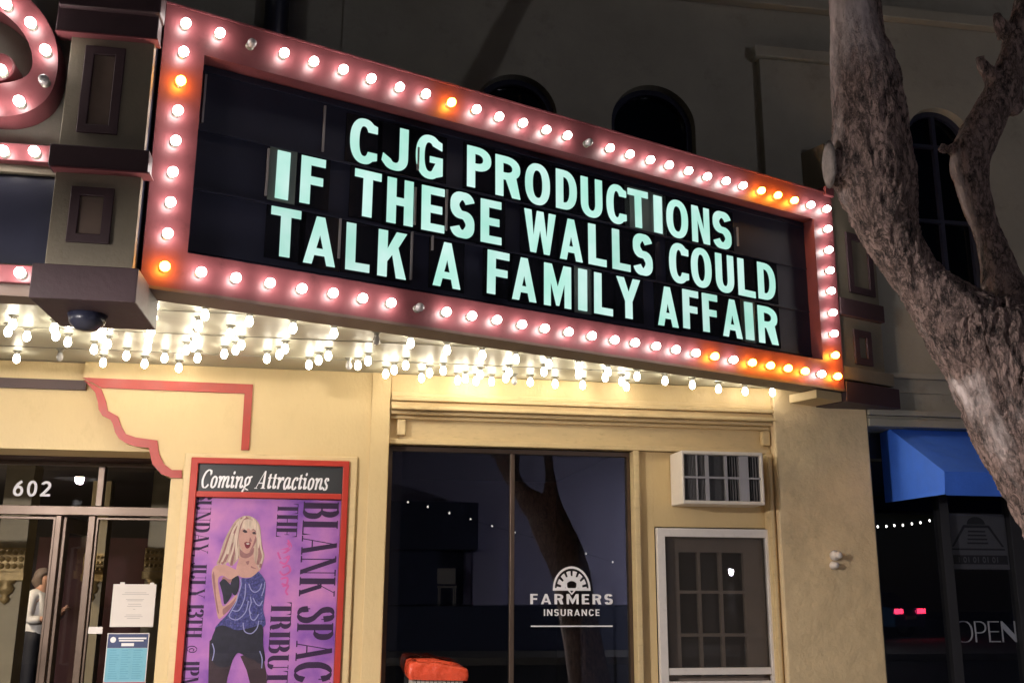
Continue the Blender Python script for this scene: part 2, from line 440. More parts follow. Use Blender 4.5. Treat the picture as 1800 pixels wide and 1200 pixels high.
# ------------------------------------------------------------------ lettering (own outlines)
def arcp(cx, cy, rx, ry, a0, a1, n=14, e=2.3):
    out = []
    for k in range(n + 1):
        a = rad(a0 + (a1 - a0) * k / n); c, s = math.cos(a), math.sin(a)
        out.append((cx + rx * math.copysign(abs(c) ** (2 / e), c), cy + ry * math.copysign(abs(s) ** (2 / e), s)))
    return out
def ribbon(path, wfun):
    L = []; R = []
    for k, p in enumerate(path):
        a = path[max(k - 1, 0)]; b = path[min(k + 1, len(path) - 1)]
        tx, ty = b[0] - a[0], b[1] - a[1]; d = math.hypot(tx, ty) or 1; nx, ny = -ty / d, tx / d
        h = wfun(nx, ny) / 2
        L.append((p[0] + nx * h, p[1] + ny * h)); R.append((p[0] - nx * h, p[1] - ny * h))
    return L + R[::-1]
def sans(ch, W, s, h):
    """Block capital, height 1, width W, stem s, bar h: list of loop lists."""
    R = lambda x0, x1, y0, y1: [(x0, y0), (x1, y0), (x1, y1), (x0, y1)]
    c = W / 2
    if ch == 'I': return [[R(0, W, 0, 1)]]
    if ch == 'L': return [[[(0, 0), (W, 0), (W, h), (s, h), (s, 1), (0, 1)]]]
    if ch == 'T': return [[[(c - s / 2, 0), (c + s / 2, 0), (c + s / 2, 1 - h), (W, 1 - h), (W, 1), (0, 1), (0, 1 - h), (c - s / 2, 1 - h)]]]
    if ch == 'F': return [[[(0, 0), (s, 0), (s, .42), (W * .92, .42), (W * .92, .42 + h), (s, .42 + h), (s, 1 - h), (W, 1 - h), (W, 1), (0, 1)]]]
    if ch == 'E': return [[[(0, 0), (W, 0), (W, h), (s, h), (s, .5 - h * .5), (W * .9, .5 - h * .5), (W * .9, .5 + h * .5), (s, .5 + h * .5), (s, 1 - h), (W, 1 - h), (W, 1), (0, 1)]]]
    if ch == 'H': return [[[(0, 0), (s, 0), (s, .5 - h * .5), (W - s, .5 - h * .5), (W - s, 0), (W, 0), (W, 1), (W - s, 1), (W - s, .5 + h * .5), (s, .5 + h * .5), (s, 1), (0, 1)]]]
    if ch == 'N': return [[[(0, 0), (s * .9, 0), (s * .9, .66), (W - s, 0), (W, 0), (W, 1), (W - s * .9, 1), (W - s * .9, .34), (s, 1), (0, 1)]]]
    if ch == 'M': return [[[(0, 0), (s * .85, 0), (s * .85, .60), (c - .035, .03), (c + .035, .03), (W - s * .85, .60), (W - s * .85, 0), (W, 0), (W, 1), (W - s, 1), (c, .46), (s, 1), (0, 1)]]]
    if ch == 'W': return [[[(0, 1), (s * .9, 1), (.29 * W, .36), (c - s * .42, 1), (c + s * .42, 1), (.71 * W, .36), (W - s * .9, 1), (W, 1), (.80 * W, 0), (.63 * W, 0), (c, .58), (.37 * W, 0), (.20 * W, 0)]]]
    if ch == 'A':
        a = s * .86; t = s * .42; k = c - t
        f = lambda y: a + k * y
        yi = min(.86, (c - a) / k)
        y0, y1 = .19, .19 + h * .85
        lo = [[(0, 0), (a, 0), (f(y0), y0), (W - f(y0), y0), (W - a, 0), (W, 0), (c + t, 1), (c - t, 1)]]
        if yi > y1 + .04: lo.append([(f(y1), y1), (c, yi), (W - f(y1), y1)])
        return [lo]
    if ch == 'K': return [[[(0, 0), (s, 0), (s, .33), (s + (W - s) * .27, .50), (W - s * 1.08, 0), (W, 0), (s + (W - s) * .56, .66), (W, 1), (W - s * 1.15, 1), (s, .60), (s, 1), (0, 1)]]]
    if ch == 'Y': return [[[(c - s / 2, 0), (c + s / 2, 0), (c + s / 2, .42), (W, 1), (W - s * 1.05, 1), (c, .64), (s * 1.05, 1), (0, 1), (c - s / 2, .42)]]]
    if ch == 'O' or ch == '0': return [[arcp(c, .5, c, .52, 0, 360, 40)[:-1], arcp(c, .5, c - s, .52 - h, 0, 360, 40)[:-1]]]
    if ch == 'C': return [[arcp(c, .5, c, .52, 40, 320, 30) + [(W * .97, .27 + .03)] + [(W * .97, .3)] + arcp(c, .5, c - s, .52 - h, 318, 42, 30) + [(W * .97, .72)]]] if False else [[[(W * .98, .73), (W * .98, .89)] + arcp(c, .5, c, .52, 52, 308, 28) + [(W * .98, .11), (W * .98, .27)] + arcp(c, .5, c - s, .52 - h, 322, 38, 28)]]
    if ch == 'G': return [[[(W * .98, .70), (W * .98, .88)] + arcp(c, .5, c, .52, 52, 300, 28) + [(W, .10), (W, .52), (W * .52, .52), (W * .52, .52 - h * .85), (W - s * .85, .52 - h * .85)] + arcp(c, .5, c - s, .52 - h, 315, 50, 28)]]
    if ch in 'DPR':
        y0 = 0 if ch == 'D' else .42; rx = W * .62
        ym = (1 + y0) / 2; ry = (1 - y0) / 2
        o = arcp(W - rx, ym, rx, ry, -90, 90, 16)
        i = arcp(W - rx, ym, rx - s, ry - h, 90, -90, 16)
        out = [(0, 0)] + ([] if ch == 'D' else [(s, 0), (s, y0)]) + o + [(0, 1)]
        hole = [(s, y0 + h), (s, 1 - h)] + i
        res = [[out, hole]]
        if ch == 'R': res.append([[(s * 1.35, y0 + .02), (W - s * 1.05, 0), (W, 0), (W - s * .55, y0 + .08), (s * 2.1, y0 + .06)]])
        return res
    if ch == 'U': return [[[(0, 1)] + arcp(c, .36, c, .38, 180, 360, 18) + [(W, 1), (W - s, 1)] + arcp(c, .36, c - s, .38 - h, 360, 180, 18) + [(s, 1)]]]
    if ch == 'J': return [[[(W - s, 1), (W - s, .32)] + arcp(c, .30, c - s, .32 - h, 0, -150, 12) + [(s * .15, .33), (0, .16)] + arcp(c, .30, c, .32, -130, 0, 14) + [(W, 1)]]]
    if ch == 'S':
        ry = (.52 - h / 2) / 2; rx = (W - s) / 2
        p = arcp(c, .5 + ry, rx, ry, 18, 270, 22, 2.15)[:-1] + arcp(c, .5 - ry, rx, ry, 90, -162, 22, 2.15)
        return [[ribbon(p, lambda nx, ny: h + (s - h) * abs(nx) + .35 * (s) * abs(nx * ny))]]
    if ch == '6': return [[arcp(c, .33, c, .34, 0, 360, 32)[:-1], arcp(c, .33, c - s, .34 - h, 0, 360, 32)[:-1]], [ribbon([(s * .5, .36), (s * .7, .55), (c * .9, .8), (W * .8, .96)], lambda a, b: s)]]
    if ch == '2':
        p = arcp(c, .70, c - s / 2, .30 - h / 2, 165, -25, 14) + [(c, .33), (s * .6, h * .7)]
        return [[ribbon(p, lambda a, b: s)], [R(0, W, 0, h)]]
    return []
SANSW = dict(A=.68, C=.62, E=.5, F=.5, I=.16, M=.82, N=.66, O=.76, P=.56, R=.6, S=.56, U=.64, T=.56, L=.5)
def nib(path, thick, thin): return [ribbon(path, lambda nx, ny: thin + (thick - thin) * abs(nx))]
def smooth_path(pts, n=6):
    out = []
    P = [pts[0]] + list(pts) + [pts[-1]]
    for k in range(1, len(P) - 2):
        for j in range(n):
            t = j / n
            q = []
            for a in (0, 1):
                p0, p1, p2, p3 = P[k - 1][a], P[k][a], P[k + 1][a], P[k + 2][a]
                q.append(.5 * ((2 * p1) + (-p0 + p2) * t + (2 * p0 - 5 * p1 + 4 * p2 - p3) * t * t + (-p0 + 3 * p1 - 3 * p2 + p3) * t ** 3))
            out.append(tuple(q))
    out.append(tuple(pts[-1]))
    return out
def didone(ch):
    """High contrast serif capital: (advance, list of loop lists). Height 1."""
    T, t = .215, .035
    V = lambda x, y0=0, y1=1, w=T: [[(x - w / 2, y0), (x + w / 2, y0), (x + w / 2, y1), (x - w / 2, y1)]]
    Hh = lambda x0, x1, y: [[(x0, y - t / 2), (x1, y - t / 2), (x1, y + t / 2), (x0, y + t / 2)]]
    sf = lambda x, y, w=.30: Hh(x - w / 2, x + w / 2, min(max(y, t / 2), 1 - t / 2))
    dg = lambda x0, y0, x1, y1, w: [[(x0 - w / 2, y0), (x0 + w / 2, y0), (x1 + w / 2, y1), (x1 - w / 2, y1)]]
    N = lambda pts: nib(smooth_path(pts), T, t)
    if ch == 'I': return .34, [V(.17), sf(.17, 0), sf(.17, 1)]
    if ch == 'L': return .58, [V(.17), sf(.17, 1), Hh(.02, .56, t / 2), [[(.50, 0), (.56, 0), (.56, .28)]]]
    if ch == 'E': return .60, [V(.17), Hh(.02, .55, t / 2), Hh(.02, .55, 1 - t / 2), Hh(.2, .42, .52), [[(.48, 0), (.56, 0), (.56, .28)]], [[(.48, 1), (.56, 1), (.56, .74)]], V(.43, .40, .64, .03)]
    if ch == 'T': return .62, [V(.31), Hh(.02, .60, 1 - t / 2), sf(.31, 0), [[(.02, 1), (.02, .72), (.09, 1)]], [[(.60, 1), (.60, .72), (.53, 1)]]]
    if ch == 'H': return .76, [V(.17), V(.59), Hh(.2, .56, .5), sf(.17, 0), sf(.17, 1), sf(.59, 0), sf(.59, 1)]
    if ch == 'N': return .78, [V(.14, w=.035), V(.64, w=.035), dg(.62, 0, .16, 1, .17), sf(.14, 0, .24), sf(.64, 1, .24), Hh(.02, .2, 1 - t / 2)]
    if ch == 'M': return .92, [V(.14, w=.035), V(.74), dg(.42, 0, .20, 1, .16), dg(.42, 0, .70, 1, .035), sf(.14, 0, .22), sf(.74, 0), sf(.76, 1, .2), sf(.14, 1, .2)]
    if ch == 'A': return .74, [dg(.58, 0, .36, 1, .17), dg(.12, 0, .34, 1, .035), Hh(.2, .5, .3), sf(.12, 0, .22), sf(.58, 0, .28)]
    if ch == 'K': return .74, [V(.17), sf(.17, 0), sf(.17, 1), dg(.22, .42, .60, 1, .035), dg(.60, 0, .34, .62, .16), sf(.62, 1, .2), sf(.60, 0, .24)]
    if ch == 'Y': return .70, [V(.35, 0, .45), dg(.35, .42, .12, 1, .16), dg(.36, .42, .60, 1, .035), sf(.35, 0), sf(.12, 1, .26), sf(.60, 1, .2)]
    if ch == 'U': return .74, [N([(.17, 1), (.17, .5), (.18, .22), (.27, .06), (.40, .02), (.52, .08), (.59, .25)]), V(.595, .2, 1, .035), sf(.17, 1), sf(.595, 1, .2)]
    if ch == 'J': return .46, [N([(.30, 1), (.30, .4), (.29, .12), (.20, .0), (.09, .06)]), sf(.30, 1), [arcp(.09, .14, .06, .06, 0, 360, 10)[:-1]]]
    if ch == 'D': return .76, [V(.17), sf(.17, 0), Hh(.02, .36, 1 - t / 2), N([(.25, .98), (.40, .97), (.56, .84), (.62, .5), (.56, .16), (.40, .03), (.25, .02)])]
    if ch == 'P': return .64, [V(.17), sf(.17, 0), Hh(.02, .30, 1 - t / 2), N([(.25, .98), (.38, .97), (.49, .88), (.52, .74), (.49, .60), (.38, .50), (.25, .49)])]
    if ch == 'R': return .72, [V(.17), sf(.17, 0), Hh(.02, .30, 1 - t / 2), N([(.25, .98), (.38, .97), (.48, .88), (.51, .75), (.48, .62), (.38, .53), (.25, .52)]), N([(.36, .52), (.47, .44), (.52, .25), (.56, .06), (.68, .03)])]
    if ch == 'B': return .70, [V(.17), Hh(.02, .30, t / 2), Hh(.02, .30, 1 - t / 2), N([(.25, .98), (.38, .97), (.47, .88), (.50, .76), (.47, .63), (.38, .54), (.25, .53)]), N([(.25, .52), (.40, .51), (.53, .42), (.56, .27), (.52, .12), (.40, .03), (.25, .02)])]
    if ch == 'C': return .72, [N([(.62, .74), (.56, .90), (.40, .985), (.24, .90), (.14, .70), (.13, .5), (.14, .3), (.24, .10), (.40, .015), (.56, .09), (.64, .26)]), V(.63, .66, .98, .04)]
    if ch == 'S': return .58, [N([(.46, .72), (.42, .90), (.30, .985), (.16, .93), (.12, .80), (.17, .66), (.30, .54), (.43, .42), (.50, .26), (.45, .10), (.30, .015), (.14, .09), (.09, .28)]), V(.47, .66, .98, .035), V(.085, .02, .34, .035)]
    if ch == 'O': return .78, [N([(.39, .985), (.22, .90), (.13, .5), (.22, .10), (.39, .015)]), N([(.39, .985), (.56, .90), (.65, .5), (.56, .10), (.39, .015)])]
    if ch == '1': return .36, [V(.19), sf(.19, 0), dg(.06, .80, .20, .985, .05)]
    if ch == '3': return .54, [N([(.08, .80), (.14, .94), (.26, .985), (.40, .9), (.43, .76), (.36, .6), (.2, .53)]), N([(.2, .53), (.40, .46), (.47, .27), (.40, .08), (.24, .015), (.1, .08), (.06, .22)])]
    if ch == '@': return .80, [nib(smooth_path([(.52, .2), (.34, .12), (.2, .3), (.22, .6), (.4, .76), (.58, .6), (.56, .3), (.42, .28), (.34, .42), (.42, .58), (.52, .5)]), .06, .03)]
    if ch == ',': return .24, [[[(.06, .16), (.18, .16), (.17, .02), (.06, -.14)]]]
    return .34, []
def italic(ch):
    T, t = .125, .035
    N = lambda pts: nib(smooth_path(pts), T, t)
    V = lambda x, y0, y1: [[(x - T / 2, y0), (x + T / 2, y0), (x + T / 2, y1), (x - T / 2, y1 - .03)]]
    tail = lambda x: N([(x - .02, .10), (x + .02, .03), (x + .09, .05), (x + .14, .12)])
    if ch == 'C': return .62, [N([(.56, .52), (.52, .64), (.38, .69), (.22, .60), (.13, .42), (.12, .24), (.22, .04), (.38, 0), (.54, .12)]), [[(.54, .46), (.57, .46), (.60, .69), (.56, .66)]]]
    if ch == 'A': return .70, [[[(.42, 0), (.58, 0), (.50, .70), (.40, .70)]], [[(.02, 0), (.06, 0), (.44, .68), (.40, .68)]], [[(.16, .20), (.5, .20), (.5, .24), (.16, .24)]], [[(-.04, 0), (.14, 0), (.14, .03), (-.04, .03)]], [[(.36, 0), (.64, 0), (.64, .03), (.36, .03)]]]
    if ch == 'o': return .48, [N([(.22, .45), (.11, .36), (.09, .2), (.12, .06), (.22, .0)]), N([(.22, .45), (.34, .38), (.37, .25), (.33, .08), (.22, 0)])]
    if ch == 'i': return .30, [V(.12, .04, .46), tail(.14), [arcp(.13, .60, .065, .065, 0, 360, 10)[:-1]], N([(.0, .38), (.06, .44), (.12, .44)])]
    if ch == 'n': return .54, [V(.12, 0, .46), N([(.15, .28), (.25, .42), (.35, .44), (.39, .36), (.38, .2), (.37, .06)]), tail(.40), N([(.0, .38), (.06, .44), (.12, .44)])]
    if ch == 'm': return .78, [V(.12, 0, .46), N([(.15, .28), (.24, .42), (.32, .44), (.36, .36), (.35, .2), (.35, .0)]), N([(.38, .28), (.48, .42), (.57, .44), (.61, .36), (.60, .2), (.60, .06)]), tail(.63), N([(.0, .38), (.06, .44), (.12, .44)])]
    if ch == 'g': return .50, [N([(.22, .45), (.11, .37), (.10, .25), (.14, .14), (.22, .12)]), N([(.22, .45), (.33, .40), (.36, .30), (.32, .18), (.22, .12)]), N([(.2, .12), (.10, .04), (.20, -.02), (.34, -.08), (.32, -.2), (.16, -.23), (.04, -.17), (.08, -.06), (.2, -.02)]), N([(.34, .42), (.42, .46), (.46, .43)])]
    if ch == 't': return .32, [V(.12, .06, .60), tail(.14), [[(.0, .41), (.27, .41), (.27, .455), (.0, .455)]]]
    if ch == 'r': return .40, [V(.12, 0, .46), N([(.15, .26), (.24, .41), (.31, .45), (.36, .40)]), [arcp(.34, .39, .06, .06, 0, 360, 10)[:-1]], N([(.0, .38), (.06, .44), (.12, .44)])]
    if ch == 'a': return .52, [N([(.34, .42), (.22, .45), (.11, .34), (.08, .18), (.13, .02), (.22, .02), (.33, .16)]), V(.36, .04, .46), tail(.38)]
    if ch == 'c': return .42, [N([(.34, .34), (.32, .43), (.22, .45), (.11, .34), (.09, .18), (.14, .03), (.24, 0), (.35, .1)])]
    if ch == 's': return .38, [N([(.29, .35), (.25, .44), (.16, .45), (.10, .36), (.16, .26), (.26, .16), (.25, .04), (.15, 0), (.05, .08)])]
    return .3, []
def put_text(mb, txt, font, fn, d, th, spacing=0.0):
    """Glyphs in a row into mb; fn(a, b) -> 2-D plate coordinates in the XZ plane; returns length."""
    x = 0; k = 0
    for ch in txt:
        adv, pl = font(ch)
        for loops in pl:
            mb.plate([[fn(x + p[0], p[1]) for p in lp] for lp in loops], d - th - 0.0002 * (k % 5), d)
            k += 1
        x += adv + spacing
    return x
def text_len(txt, font, spacing=0.0): return sum(font(c)[0] + spacing for c in txt)
def sans_font(s, h, wide=1.0): return lambda ch: (.36, []) if ch == ' ' else (SANSW.get(ch, .6) * wide + .22, sans(ch, SANSW.get(ch, .6) * wide, s, h))

# ================================================================== SETTING
SOFZ = 3.28
tag(MB().box(-60, 60, -60, 60, -0.6, -0.15).build("road", "asphalt"), None, None, kind="structure")
tag(MB().box(-30, 30, -5.2, 0.9, -0.148, 0.0).build("sidewalk", "concrete"), None, None, kind="structure")
tag(MB().box(-30, 30, -5.36, -5.203, -0.148, 0.004).build("kerb", "concrete"), None, None, kind="structure")
tag(MB().box(-30, 30, -60, -15.5, -0.146, 0.02).build("far_sidewalk", "concrete"), None, None, kind="structure")

# ================================================================== THEATRE BUILDING
TB = thing("theatre_building", "cream and beige old cinema building with arched upper windows behind the lit marquee", "building")
EY = 0.85                                  # entrance door plane
XJ = X(300, 845); XB = X(655, 655); XS = X(684, 780)
XP0 = X(1367, 900); XP1 = X(1521, 730)
# wall between entrance and storefront, its left edge cut as the corbel
prof = [(147, 664), (168, 690), (174, 720), (195, 738), (203, 764), (222, 779), (262, 787), (268, 815), (284, 833), (305, 838)]
cl = [onY(*p) for p in prof]
outline = [(XJ, 0.0), (XS, 0.0), (XS, SOFZ), (cl[0].x, SOFZ)] + [(p.x, p.z) for p in cl] + [(XJ, cl[-1].z - 0.012)]
MB().plate([outline], 0.0, 0.3).build("wall", "cream", TB)
MB().box(XJ, XJ + 0.22, 0.302, EY - 0.04, 0, 2.62).build("jamb", "cream", TB)
MB().box(XB, XS - 0.004, -0.022, -0.002, 0, SOFZ - 0.004).build("corner_strip", "cream", TB, bevel=0.004)
# red painted corbel outline, standing proud of the wall
def px2(pts, Y=0.0): return [(onY(x, y, Y).x, onY(x, y, Y).z) for x, y in pts]
inner = [(179, 683), (187, 706), (190, 722), (208, 732), (214, 750), (222, 763), (240, 769), (277, 774), (280, 797), (289, 816), (303, 826), (320, 826), (320, 840), (304, 840)]
outer = [(146, 664), (445, 676), (438, 791), (424, 791), (430, 692), (178, 682.5)]
trim = MB()
trim.plate([px2([(146, 664), (445, 676), (438, 791), (424, 791), (430, 692), (179, 682)])], -0.018, -0.002)
band = [(146, 666.5), (180, 684)] + inner[1:13] + prof[::-1][:-1]
band = [(147, 667), (179, 684)] + inner[1:12] + [(320, 840), (303, 840)] + [(284, 833), (268, 815), (262, 787), (240, 785), (222, 779), (210, 771), (203, 760), (199, 745), (195, 738), (181, 731), (174, 720), (173, 708), (168, 690)]
trim.plate([px2(band)], -0.0165, -0.002)
trim.build("corbel_trim", "trim_red", TB)
# header over the entrance
hz = Z(0, 787, 0.08)
MB().box(-9, X(300, 800, 0.3), 0.084, 0.52, hz, SOFZ).build("entrance_header", "cream", TB)
MB().box(-9, X(152, 668, 0.05), 0.050, 0.083, Z(0, 680, 0.05), Z(0, 663, 0.05)).build("header_strip", "header_brown", TB)
MB().box(-9, XJ - 0.004, 0.524, EY + 0.1, hz - 0.006, hz + 0.2).build("entrance_ceiling", "header_brown", TB)
# storefront: frieze, stepped cornice, wooden surround
fz0 = Z(900, 785, 0.1)
MB().box(XS + 0.003, XP0 - 0.003, 0.10, 0.24, fz0, Z(900, 738, 0.10) + 0.3).build("frieze", "cream_trim", TB)
MB().box(XS + 0.003, XP0 - 0.003, 0.02, 0.098, Z(900, 706) + 0.03, SOFZ - 0.004).build("frieze_wall", "cream", TB)
co = MB()
yz = lambda p: None
zt = Z(900, 704)
steps = [(-0.01, 0.0, 0.035), (-0.045, -0.035, -0.005), (-0.02, -0.075, -0.038), (-0.06, -0.105, -0.078), (-0.005, -0.135, -0.108), (0.045, -0.165, -0.138)]
for d, a, b in steps:
    co.box(XS + 0.006, XP0 - 0.006, d, 0.097, zt + a + 0.0, zt + b)
co.build("cornice", "cream_trim", TB, bevel=0.006)
for px in (705, 1343):
    x = X(px, 755, 0.08)
    MB().box(x - 0.035, x + 0.035, 0.035, 0.098, fz0 + 0.06, zt - 0.17).build("frieze_bracket", "cream_trim", TB, bevel=0.012)
MB().box(XS + 0.003, XP0 - 0.003, 0.062, 0.099, fz0 - 0.005, fz0 + 0.035).build("frieze_ledge", "cream_trim", TB, bevel=0.006)
WX0 = X(687, 800, 0.2); WX1 = X(1104, 800, 0.2); WZ1 = fz0 - 0.012
DX0 = X(1152, 930, 0.12); DX1 = X(1356, 935, 0.10); DZ1 = Z(1250, 929, 0.12)
MB().box(WX1 + 0.05, DX0 - 0.006, 0.13, 0.24, 0, fz0 - 0.006).box(DX0 - 0.005, XP0 - 0.003, 0.131, 0.24, DZ1 + 0.012, fz0 - 0.006).build("door_surround", "cream", TB)
MB().box(WX1 + 0.006, WX1 + 0.052, 0.06, 0.25, 0, fz0 - 0.006).box(WX1 + 0.056, WX1 + 0.075, 0.10, 0.129, 0, fz0 - 0.006).build("window_casing", "cream_trim", TB, bevel=0.006)
MB().box(XP0 - 0.062, XP0 - 0.005, 0.03, 0.129, 0, fz0 - 0.006).box(XP0 - 0.052, XP0 - 0.022, 0.012, 0.03, 0, fz0 - 0.03).build("door_casing", "cream_trim", TB, bevel=0.006)
MB().box(XP0, XP1, -0.03, 0.5, 0, 3.72).build("pier", "stucco", TB, bevel=0.012)
# storefront window
WB = 0.45
fr = MB()
fr.frame((WX0 - 0.03, WX1 + 0.004, WB - 0.05, WZ1), (WX0 + 0.012, WX1 - 0.022, WB, WZ1 - 0.035), 0.17, 0.235)
win = fr.build("shop_window", "bronze", TB)
mxp = X(899, 1000, 0.2)
MB().box(mxp - 0.018, mxp + 0.018, 0.165, 0.23, WB, WZ1 - 0.036).build("mullion", "bronze", win, bevel=0.004)
MB().box(WX0 + 0.012, mxp - 0.019, 0.199, 0.205, WB, WZ1 - 0.036).build("pane", "window_glass", win)
MB().box(mxp + 0.019, WX1 - 0.022, 0.199, 0.205, WB, WZ1 - 0.036).build("pane", "window_glass", win)
MB().box(WX0 - 0.03, WX1 + 0.004, 0.10, 0.24, 0, WB - 0.052).build("sill_wall", "cream", win)
# white lettering and half-sun emblem on the glass
GY = 0.197
dc = MB()
def gl(px, py): p = onY(px, py, GY); return (p.x, p.z)
def row(txt, x0, x1, yb, yt, s, h):
    f = sans_font(s, h); L = text_len(txt, f) - .22
    a = gl(x0, yb); b = gl(x1, yb); hh = gl(x0, yt)[1] - a[1]; k = (b[0] - a[0]) / L
    put_text(dc, txt, f, lambda u, v: (a[0] + u * k, a[1] + v * hh), GY, 0.001)
row("FARMERS", 932, 1077, 1061, 1043, .19, .17)
row("INSURANCE", 956, 1054, 1081.5, 1070, .17, .16)
a = gl(933, 1101); b = gl(1077, 1098.5)
dc.box(a[0], b[0], GY - 0.001, GY, a[1], b[1])
c0 = gl(1005, 1035); R0 = gl(1038, 1035)[0] - c0[0]
ring = lambda r0, r1, a0, a1, n=20: [(c0[0] + r1 * math.cos(rad(a0 + (a1 - a0) * k / n)), c0[1] + r1 * 1.16 * math.sin(rad(a0 + (a1 - a0) * k / n))) for k in range(n + 1)] + [(c0[0] + r0 * math.cos(rad(a1 + (a0 - a1) * k / n)), c0[1] + r0 * 1.16 * math.sin(rad(a1 + (a0 - a1) * k / n))) for k in range(n + 1)]
dc.plate([ring(R0 * .90, R0, 0, 180)], GY - .001, GY)
dc.plate([ring(R0 * .36, R0 * .58, 0, 180)], GY - .0014, GY)
for k in range(8):
    a = 180 * k / 7
    dc.plate([ring(R0 * .56, R0 * .80, max(a - 8.5, 0), min(a + 8.5, 180), 3)], GY - .0018, GY)
dc.box(c0[0] - R0, c0[0] + R0, GY - .0021, GY, c0[1] - R0 * .07, c0[1] + R0 * .06)
sh = lambda q: [(c0[0] - .30 * R0 * q, c0[1] + .55 * R0 + .06 * R0 * q), (c0[0], c0[1] + .58 * R0), (c0[0] + .30 * R0 * q, c0[1] + .55 * R0 + .06 * R0 * q), (c0[0] + .27 * R0 * q, c0[1] + .12 * R0), (c0[0], c0[1] - .22 * R0 * q), (c0[0] - .27 * R0 * q, c0[1] + .12 * R0)]
dc.plate([sh(1.35), sh(.9)], GY - .0026, GY)
dc.build("window_lettering", "white_text", win)
# office behind the window
rm = MB()
rm.box(WX0 - 0.25, DX1 + 0.3, 4.0, 4.1, 0, 3).box(WX0 - 0.35, WX0 - 0.25, 0.26, 4.0, 0, 3).box(WX1 + 0.2, WX1 + 0.3, 0.26, 4.0, 0, 3)
rm.box(WX0 - 0.25, WX1 + 0.2, 0.26, 4.0, -0.02, 0.01).box(WX0 - 0.25, WX1 + 0.2, 0.26, 4.0, 2.85, 2.95)
rm.build("office_room", "room_dark", TB)
# screen door
sw = 0.065
sc = MB().frame((DX0, DX1, 0.05, DZ1), (DX0 + sw, DX1 - sw * .95, 0.2, DZ1 - sw * 1.05), 0.075, 0.128)
r0 = Z(1250, 1182, 0.1)
sc.box(DX0 + sw + .001, DX1 - sw, 0.08, 0.124, r0 - 0.012, r0 + 0.04).box(DX0 + sw + .001, DX1 - sw, 0.08, 0.124, r0 - 0.11, r0 - 0.06)
sdoor = sc.build("screen_door", "white_paint", TB, bevel=0.004)
x0, x1 = DX0 + sw + .02, DX1 - sw - .02
idr = MB()
gx = [X(p, 1040, 0.2) for p in (1190, 1228, 1266, 1309)]
gz = [Z(1250, p, 0.2) for p in (968, 1040, 1115, 1190)]
holes = []
for a in range(3):
    for b in range(3):
        holes.append([(gx[a] + .012, gz[b + 1] + .012), (gx[a + 1] - .012, gz[b + 1] + .012), (gx[a + 1] - .012, gz[b] - .012), (gx[a] + .012, gz[b] - .012)])
idr.plate([[(x0 - .03, .1), (x1 + .03, .1), (x1 + .03, DZ1 - .04), (x0 - .03, DZ1 - .04)]] + holes, 0.17, 0.215)
idr.build("inner_door", "inner_door", sdoor)
MB().box(gx[0], gx[3], 0.19, 0.194, gz[3], gz[0]).build("door_pane", "clear_glass", sdoor)
MB().box(x0, x1, 0.40, 0.42, 0.1, DZ1).build("door_blind", "screen_dark", sdoor)
MB().box(DX0 + sw - .002, DX1 - sw * .95 + .002, 0.100, 0.102, r0 + 0.038, DZ1 - sw).build("screen_mesh", "mesh_screen", sdoor)
hd = MB()
for zz in (DZ1 - .28, r0 + .12): hd.box(DX1 - .012, DX1 + .02, .07, .10, zz, zz + .07)
hd.build("hinge", "white_paint", sdoor, bevel=.004)
# entrance: transom, doors, lobby
ez = lambda py: Z(100, py, EY)
tz0, tz1 = ez(905), ez(818)
ex = lambda px, py=860: X(px, py, EY)
t = MB()
t.box(-9, XJ - .004, EY - .04, EY + .04, tz1, hz - 0.008)
t.box(-9, XJ - .004, EY - .05, EY + .05, tz0 - .0, ez(889))
for px in (178, -150):
    t.box(ex(px) - .025, ex(px) + .025, EY - .045, EY + .045, ez(888.5), tz1 - .002)
tr = t.build("transom", "bronze", TB, bevel=.004)
MB().box(-9, XJ - .006, EY - .003, EY + .003, ez(888), tz1 - .001).build("transom_pane", "clear_glass", tr)
nb = MB()
ny = EY - .006
def nrow(txt, x0, x1, yb, yt, s, h):
    f = sans_font(s, h); L = text_len(txt, f) - .22
    a = onY(x0, yb, ny); b = onY(x1, yb, ny); hh = onY(x0, yt, ny).z - a.z; k = (b.x - a.x) / L
    put_text(nb, txt, f, lambda u, v: (a.x + u * k, a.z + v * hh), ny, .002)
nrow("602", 22, 88, 871, 844, .17, .16)
nb.build("house_number", "white_text", tr)
def door_leaf(xa, wd, ajar, st=.07):
    M = Matrix.Translation((xa, EY, 0)) @ Matrix.Rotation(ajar, 4, 'Z')
    T = lambda a, b, d: tuple(M @ Vector((a, d, b)))
    d = MB().frame((0, wd, .12, tz0 - .012), (st, wd - st, .36, tz0 - .012 - st * 1.1), -.022, .022, T).build("entrance_door", "bronze", TB, bevel=.004)
    MB().plate([[(st - .002, .358), (wd - st + .002, .358), (wd - st + .002, tz0 - .01 - st * 1.1), (st - .002, tz0 - .01 - st * 1.1)]], -.003, .003, T).build("door_pane", "clear_glass", d)
    return d, T
for a, b in ((100, 110), (157, 169)):
    MB().box(ex(a, 920), ex(b, 920), EY - .045, EY + .045, .1, tz0 - .003).build("door_post", "bronze", TB, bevel=.004)
door_leaf(ex(-190, 920), ex(99, 920) - ex(-190, 920), 0, .02)
d_, T_d = door_leaf(ex(112, 920), .95, rad(88), .11)
hb = MB()
hb.tube([T_d(.62, z, y) for z, y in ((1.0, -.03), (1.0, -.09), (1.95, -.09), (1.95, -.03))], .014, 8)
hb.build("pull_handle", "steel", d_, smooth=True)
MB().plate([[(.12, .50), (.84, .50), (.84, .60), (.12, .60)]], -.03, -.024, T_d).build("kick_rail", "bronze", d_)
door_leaf(ex(170, 920), XJ - .006 - ex(170, 920), 0, .018)
lb = MB()
